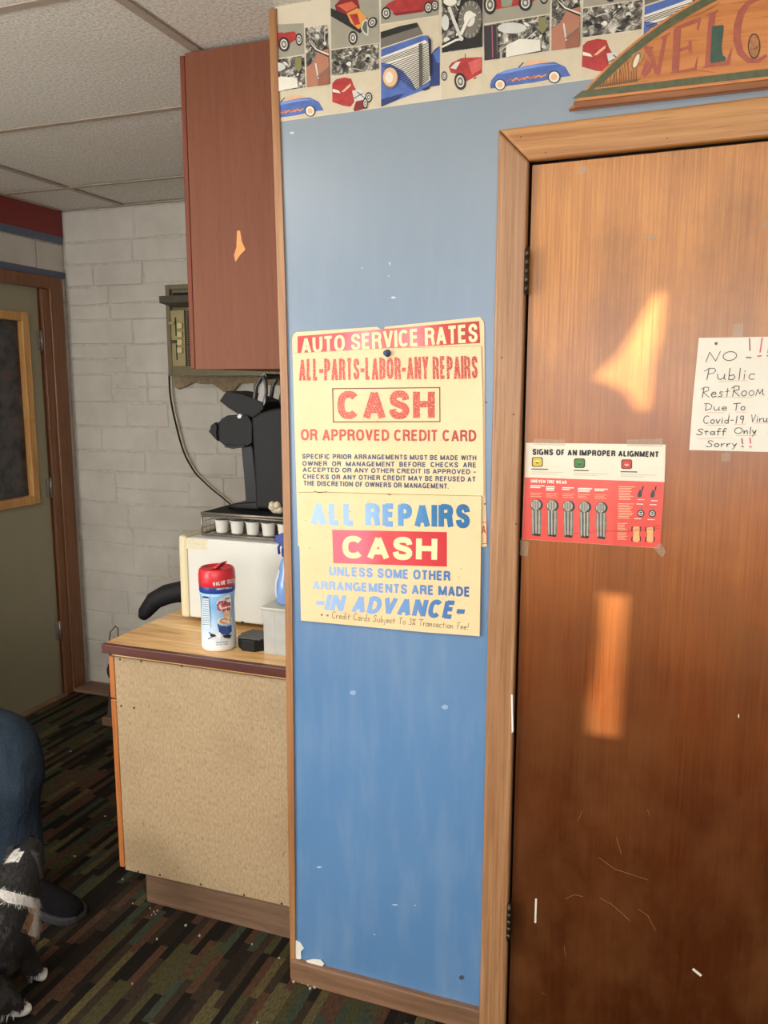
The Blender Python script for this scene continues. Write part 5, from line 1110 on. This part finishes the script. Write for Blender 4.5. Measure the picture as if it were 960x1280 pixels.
# ================================================================== BEHIND THE CABINET: low chair, bag
chx, chy = -1.06, .92
ch = empty('padded_chair', (chx, chy, 0), 'black padded low chair behind the counter beside the white block wall', 'chair')
arcp = [on(px, py, 'y', chy-.1) for px, py in ((181, 766), (190, 752), (204, 745), (222, 741), (242, 740), (262, 742))]
arcp = [Vector((v.x, chy-.1+.03*math.sin(k*.5), v.z)) for k, v in enumerate(arcp)]
MB().tube([arcp[0]+Vector((-.012, 0, -.02))]+arcp, [.018, .028, .036, .040, .040, .038, .034], 14).build('armrest', M['rubber'], ch)
MB().box((chx-.16, chy-.14, .40), (chx+.26, chy+.26, .48), .03).build('seat', M['rubber'], ch)
MB().tube([(chx+.21, chy-.10, .46), (chx+.21, chy-.10, arcp[2].z-.02)], .012).build('arm_post', M['black'], ch)
MB().tube([(chx+.02, chy+.24, .46), (chx+.02, chy+.24, .66)], .012).tube([(chx-.05, chy+.24, .67), (chx+.15, chy+.24, .68)], .03, 12).build('armrest', M['rubber'], ch)
MB().box((chx+.24, chy-.12, .46), (chx+.28, chy+.24, .76), .018).build('backrest', M['rubber'], ch)
for dx in (-.13, .23):
    for dy in (-.11, .23): MB().tube([(chx+dx, chy+dy, 0), (chx+dx, chy+dy, .41)], .014).build('leg', M['metal'], ch)
bgx, bgy = -1.50, 1.28
bg = empty('waste_bag', (bgx, bgy, 0), 'brown fabric bag with thin wire handle on the floor behind the cabinet', 'bag')
s_ = MB(); lo = [(bgx-.07, bgy-.1), (bgx+.16, bgy-.1), (bgx+.16, bgy+.1), (bgx-.07, bgy+.1)]
vs0 = [s_.bm.verts.new((x, y, .0)) for x, y in lo]; vs1 = [s_.bm.verts.new((bgx+.04+(x-bgx-.04)*.85, bgy+(y-bgy)*.7, .27)) for x, y in lo]
s_.bm.faces.new(vs0); s_.bm.faces.new(vs1)
for k in range(4): s_.bm.faces.new((vs0[k], vs0[(k+1) % 4], vs1[(k+1) % 4], vs1[k]))
bmesh.ops.bevel(s_.bm, geom=list(s_.bm.edges), offset=.02, segments=2, affect='EDGES')
s_.build('bag_body', plain((74, 62, 50), .85, .2, 50), bg)
MB().box((bgx-.068, bgy-.115, .001), (bgx+.155, bgy-.098, .04), .004).build('bottom_band', plain((120, 92, 66), .7, .15), bg)
hp = [on(px, py, 'y', bgy) for px, py in ((137, 815), (136.5, 800), (138, 790), (144.5, 782.5), (147.5, 786), (147.5, 800), (147, 815))]
hp = [Vector((hp[0].x, bgy, .25))]+hp+[Vector((hp[-1].x, bgy, .25))]
MB().tube(hp, .0028, 6).build('wire_handle', M['dark_metal'], bg)

# ================================================================== SKINNED FIGURES
def skin(name, verts, edges, mat, parent, sub=2, root=0, smooth=True):
    """verts: (x,y,z,rx,ry)"""
    me = bpy.data.meshes.new(name); org = parent.org
    me.from_pydata([Vector(v[:3])-org for v in verts], edges, []); o = bpy.data.objects.new(name, me); C.objects.link(o)
    sk = o.modifiers.new('s', 'SKIN'); sk.use_smooth_shade = True
    for i, v in enumerate(verts): me.skin_vertices[0].data[i].radius = (v[3], v[4] if len(v) > 4 else v[3])
    me.skin_vertices[0].data[root].use_root = True
    sb_ = o.modifiers.new('d', 'SUBSURF'); sb_.levels = sub; sb_.render_levels = sub
    dg = bpy.context.evaluated_depsgraph_get(); m2 = bpy.data.meshes.new_from_object(o.evaluated_get(dg)); m2.name = name
    bpy.data.objects.remove(o); m2.materials.clear(); m2.materials.append(mat)
    for p_ in m2.polygons: p_.use_smooth = True
    n = bpy.data.objects.new(name, m2); C.objects.link(n); n.parent = parent.o; return _P(n, org)
# ---- seated person: only knee, shin and shoe reach into the photograph
pr = empty('person', (-1.35, -.1, 0), 'seated person in blue jeans and black shoe at the left edge', 'person')
skm = plain((196, 150, 124), .5, .08, 20)
KN = (-.945, .035, .500); AN = (-.955, .015, .085)
KN2 = (-1.14, -.36, .50); AN2 = (-1.18, -.37, .085)
HP = (-1.42, .0, .54); HP2 = (-1.42, -.25, .54); PV = (-1.45, -.10, .58)
body = [(*PV, .13, .10), (-1.47, -.10, .80, .12, .09), (-1.47, -.10, 1.0, .14, .09), (-1.46, -.10, 1.10, .10, .07), (-1.45, -.10, 1.19, .050), (-1.43, -.10, 1.27, .078), (-1.425, -.10, 1.36, .105, .092),
        (*HP, .085), (*KN, .055), (*AN, .035), (*HP2, .085), (*KN2, .055), (*AN2, .035),
        (-1.47, -.29, 1.07, .055), (-1.46, -.34, .82, .042), (-1.33, -.28, .705, .030), (-1.26, -.27, .695, .032, .022),
        (-1.47, .09, 1.07, .055), (-1.46, .14, .82, .042), (-1.33, .06, .705, .030), (-1.26, .04, .695, .032, .022),
        (-.90, .015, .035, .032), (-.84, .012, .028, .028), (-1.12, -.37, .035, .032), (-1.06, -.37, .028, .028)]
be = [(0, 1), (1, 2), (2, 3), (3, 4), (4, 5), (5, 6), (0, 7), (7, 8), (8, 9), (0, 10), (10, 11), (11, 12), (3, 13), (13, 14), (14, 15), (15, 16), (3, 17), (17, 18), (18, 19), (19, 20), (9, 21), (21, 22), (12, 23), (23, 24)]
k = len(body)
for hx, hy, sg in ((-1.26, -.27, 1), (-1.26, .04, -1)):
    b0 = 16 if sg == 1 else 20
    for f in range(4):
        dy = (f-1.5)*.021*sg; ln = (.034, .039, .037, .029)[f]
        body += [(hx+.035, hy+dy, .691, .010), (hx+.035+ln, hy+dy*1.15, .681, .0088), (hx+.035+ln*1.7, hy+dy*1.15, .655, .0078)]
        be += [(b0, k), (k, k+1), (k+1, k+2)]; k += 3
    body += [(hx+.005, hy+.042*sg, .680, .0115), (hx+.035, hy+.055*sg, .668, .0095)]; be += [(b0, k), (k, k+1)]; k += 2
skin('body', body, be, skm, pr, 1)
j = plain((40, 58, 80), .92, .28, 180, .35, 0, .1)
t = NT('denim'); v = t.pos(); f = t.noise(v, 260, 3, .6); g = t.noise(t.pos((1, 1, .5)), 7, 4, .6, .6)
c = t.ramp(f, [(.35, srgb((26, 34, 44))), (.65, srgb((44, 55, 68)))]); c = t.mix(t.ramp(g, [(.4, (0, 0, 0)), (.7, (.5, .5, .5))]), c, srgb((60, 72, 84)))
t.col(c); t.rough(.95, .1); t.bump(g, .9, .02); j = t.m
jn = [(*PV, .155, .125), (*HP, .112), (-1.20, .045, .535, .102), (-1.02, .038, .520, .092), (*KN, .088), (-.935, .03, .44, .084), (-.94, .025, .36, .078), (-.945, .02, .26, .075), (-.945, .02, .17, .073), (-.945, .017, .115, .078), (-.944, .017, .085, .080),
      (*HP2, .112), (-1.20, -.31, .535, .102), (*KN2, .088), (-1.155, -.365, .36, .078), (-1.165, -.37, .17, .073), (-1.17, -.37, .085, .08)]
jo = skin('jeans', jn, [(0, 1), (1, 2), (2, 3), (3, 4), (4, 5), (5, 6), (6, 7), (7, 8), (8, 9), (9, 10), (0, 11), (11, 12), (12, 13), (13, 14), (14, 15), (15, 16)], j, pr, 3)
from mathutils import noise as mno
for v in jo.o.data.vertices:      # soft folds
    w = v.co+pr.org; s = w.z*26+w.x*9+3*mno.noise(w*6)
    amp = .0045 if w.z > .45 else .0075
    if w.x < -.87: v.co += v.normal*(amp*math.sin(s)*.6+.010*mno.noise(Vector((w.x*9, w.y*9, w.z*5))))
    else: v.co += v.normal*(amp*math.sin(s)*.6+.010*mno.noise(Vector((w.x*9, w.y*9, w.z*5))))
shm = plain((66, 66, 70), .9, .1, 90, .2)
skin('shirt', [(-1.45, -.10, .56, .175, .15), (-1.465, -.10, .66, .165, .135), (-1.47, -.10, .80, .155, .12), (-1.47, -.10, 1.0, .165, .115), (-1.465, -.10, 1.11, .115, .09), (-1.47, -.285, 1.07, .072), (-1.465, -.325, .92, .062), (-1.47, .085, 1.07, .072), (-1.465, .125, .92, .062)], [(0, 1), (1, 2), (2, 3), (3, 4), (4, 5), (5, 6), (4, 7), (7, 8)], shm, pr, 2)
hr = MB(); hr.lathe([(.102, 0), (.108, .03), (.100, .07), (.07, .105), (.02, .118)], (-1.435, -.10, 1.325), 24); hr.build('hair', plain((60, 46, 36), .8, .3, 120, .4), pr)
fc = MB()
for sy in (-.035, .035): fc.lathe([(.002, -.009), (.009, -.004), (.010, 0), (.009, .004), (.002, .009)], (-1.352, -.10+sy, 1.325), 10)
fc.build('eyes', flat((230, 228, 222)), pr)
MB().tube([(-1.335, -.10, 1.325), (-1.312, -.10, 1.295), (-1.335, -.10, 1.285)], [.008, .013, .008], 8).build('nose', skm, pr)
MB().tube([(-1.338, -.125, 1.258), (-1.328, -.10, 1.255), (-1.338, -.075, 1.258)], .005, 6).build('mouth', flat((150, 84, 76)), pr)
for sy in (-.098, .098): MB().tube([(-1.42, -.10+sy, 1.29), (-1.425, -.10+sy*1.12, 1.31), (-1.42, -.10+sy, 1.335)], .012, 8).build('ear', skm, pr)
def shoe(ax, ay, ang):
    up = MB(); n = 20
    secs = [(-.055, .036, .075), (-.03, .040, .085), (.0, .041, .088), (.05, .041, .078), (.10, .046, .062), (.15, .050, .050), (.19, .046, .040), (.215, .034, .030), (.226, .016, .022)]
    rings = []
    for x, w, h in secs:
        rings.append([up.bm.verts.new((x, w*math.cos(a_)*(1 if math.sin(a_) < 0 else .86), max(.018, .020+h*max(0, math.sin(a_))))) for a_ in (2*math.pi*q/n for q in range(n))])
    for A_, B_ in zip(rings, rings[1:]):
        for q in range(n): up.bm.faces.new((A_[q], A_[(q+1) % n], B_[(q+1) % n], B_[q])).smooth = True
    up.bm.faces.new(rings[0]); up.bm.faces.new(rings[-1][::-1])
    so_ = MB(); out = [(x, w+.004) for x, w, h in secs]; pl = [(x, w, 0) for x, w in out]+[(x, -w, 0) for x, w in out[::-1]]
    so_.prism(pl, (0, 0, .022), .004)
    la = MB()
    for k_ in range(4): la.tube([(.035+k_*.02, -.022, .098-k_*.010), (.04+k_*.02, 0, .104-k_*.011), (.035+k_*.02, .022, .098-k_*.010)], .003, 6)
    Mx = Matrix.Translation((ax, ay, 0)) @ Matrix.Rotation(ang, 4, 'Z')
    for b in (up, so_, la):
        for v in b.bm.verts: v.co = Mx @ v.co
    u_ = up.build('shoe', plain((20, 19, 21), .9, .2, 90, .3, 0, .1), pr); so_.build('sole', plain((58, 58, 62), .8, .2, 30, 0, 0, .2), u_); la.build('laces', flat((22, 22, 22)), u_)
shoe(-.925, .012, R(-4)); shoe(-1.16, -.37, R(-6))
# the stool under the person
pc = empty('wooden_stool', (-1.45, -.10, 0), 'plain wooden stool the seated person in jeans sits on', 'stool')
cw = wood('chair_wood', (90, 60, 38), (116, 80, 52), (134, 96, 64), (3, 50, 50), .5)
MB().box((-1.62, -.28, .395), (-1.28, .08, .432), .01).build('seat', cw, pc)
for x_ in (-1.59, -1.31):
    for y_3 in (-.25, .05): MB().tube([(x_, y_3, 0), (x_, y_3, .395)], .018).build('leg', cw, pc)

# ---- dog sitting beside the shoe, seen from behind
dg_ = empty('dog', (-.70, -.36, 0), 'small black and white dog with tan cheek sitting by the person shoe', 'dog')
DV = [(-.69, -.43, .12, .105, .10), (-.685, -.37, .17, .100, .095), (-.675, -.31, .205, .088, .085), (-.672, -.27, .245, .070, .066), (-.685, -.235, .295, .060, .056), (-.690, -.195, .320, .052, .046), (-.715, -.155, .315, .032, .028), (-.740, -.130, .310, .024, .022),
      (-.640, -.29, .13, .034), (-.634, -.265, .06, .022), (-.628, -.245, .018, .020, .018), (-.612, -.232, .016, .019, .014),
      (-.745, -.29, .13, .030), (-.755, -.265, .06, .020), (-.758, -.245, .018, .020, .018), (-.758, -.222, .016, .020, .014),
      (-.628, -.42, .095, .055, .060), (-.600, -.375, .050, .032), (-.578, -.365, .018, .018, .016), (-.566, -.338, .015, .016, .013),
      (-.772, -.43, .085, .050, .055), (-.79, -.385, .050, .034), (-.80, -.40, .018, .020, .018), (-.81, -.345, .016, .021, .014),
      (-.70, -.51, .06, .024), (-.72, -.58, .03, .020), (-.76, -.63, .025, .014)]
DE = [(0, 1), (1, 2), (2, 3), (3, 4), (4, 5), (5, 6), (6, 7), (2, 8), (8, 9), (9, 10), (10, 11), (2, 12), (12, 13), (13, 14), (14, 15), (0, 16), (16, 17), (17, 18), (18, 19), (0, 20), (20, 21), (21, 22), (22, 23), (0, 24), (24, 25), (25, 26)]
fb = plain((30, 28, 27), .8, .3, 200, .3); fw = plain((206, 202, 196), .8, .1, 200, .3); ft = plain((150, 112, 82), .8, .2, 200, .3); fg = plain((62, 60, 58), .8, .3, 200, .3)
db = skin('body', DV, DE, fb, dg_, 2)
def coat(w):
    """which patch of the coat a point lies in"""
    w = w+Vector((mno.noise(w*55), mno.noise(w*55+Vector((9, 0, 0))), mno.noise(w*55+Vector((0, 9, 0)))))*.010
    if w.z < .034: return 1 if w.x > -.6 or w.x < -.8 or True else 0
    if w.y > -.15: return 0
    if abs((w-Vector((-.672, -.285, .262))).dot(Vector((.0, .72, .70)))) < .017 and w.y > -.36 and w.z > .17: return 1
    if (w-Vector((-.615, -.262, .185))).length < .034: return 1
    if (w-Vector((-.612, -.262, .195))).length < .048: return 2
    if (w-Vector((-.70, -.235, .352))).length < .022: return 1
    if (w-Vector((-.655, -.392, .215))).length < .018: return 1
    return 3 if mno.noise(w*40) > .15 and w.y < -.33 else 0
me = db.o.data; me.materials.clear()
for m_ in (fb, fw, ft, fg): me.materials.append(m_)
for p_ in me.polygons: p_.material_index = coat(Vector(p_.center)+dg_.org)
fu = MB(); [fu.mi(m_) for m_ in (fb, fw, ft, fg)]; rr = random.Random(11)
polys = list(me.polygons); ar = [p_.area for p_ in polys]
for p_ in rr.choices(polys, weights=ar, k=26000):
    vs = [me.vertices[q].co for q in p_.vertices]; a_, b_ = rr.random(), rr.random(); q = vs[0].lerp(vs[1], a_).lerp(vs[-1].lerp(vs[2 % len(vs)], a_), b_)+dg_.org
    if q.z < .03: continue
    n = p_.normal; d = (n*.75+Vector((0, -.45, -.55))+Vector((rr.uniform(-.25, .25), rr.uniform(-.25, .25), rr.uniform(-.25, .25)))).normalized(); L = rr.uniform(.010, .020)
    s = n.cross(d).normalized()*.0007; i_ = coat(q)
    tip = q+d*L; tip.z = max(tip.z, .004)
    f_2 = fu.bm.faces.new((fu.bm.verts.new(q-s), fu.bm.verts.new(q+s), fu.bm.verts.new(tip))); f_2.material_index = i_
fu = fu.build('fur', None, dg_); fu.o['kind'] = 'stuff'
for sx in (-.045, .045):
    MB().prism([(-.69+sx*.6, -.215, .355), (-.69+sx*1.15, -.215, .345), (-.69+sx*1.5, -.225, .285), (-.69+sx*1.1, -.22, .272)], (0, .012, 0), .003).build('ear', fb, dg_)
MB().lathe([(.002, -.007), (.010, -.003), (.010, .003), (.003, .007)], (-.757, -.112, .314), 10).build('nose', M['gloss_black'], dg_)
ey = MB()
for sx in (-.024, .024): ey.lathe([(.001, -.006), (.006, 0), (.001, .006)], (-.69+sx, -.150, .337), 8)
ey.build('eyes', M['gloss_black'], dg_)

# ceiling lamp housings behind the camera
for lx, ly, w in ((.75, -1.55, 'nearer the brown door'), (-1.0, -1.3, 'nearer the olive door')):
    cl_ = empty('ceiling_lamp', (lx, ly, ZC), 'fluorescent ceiling lamp panel ' + w, 'lamp')
    m_ = MB(); 
    for a_, b_ in (((lx-.61, ly-.3), (lx-.585, ly+.3)), ((lx+.585, ly-.3), (lx+.61, ly+.3)), ((lx-.585, ly-.3), (lx+.585, ly-.28)), ((lx-.585, ly+.28), (lx+.585, ly+.3))): m_.box((a_[0], a_[1], ZC-.03), (b_[0], b_[1], ZC-.002))
    m_.build('frame', M['white_plastic'], cl_)
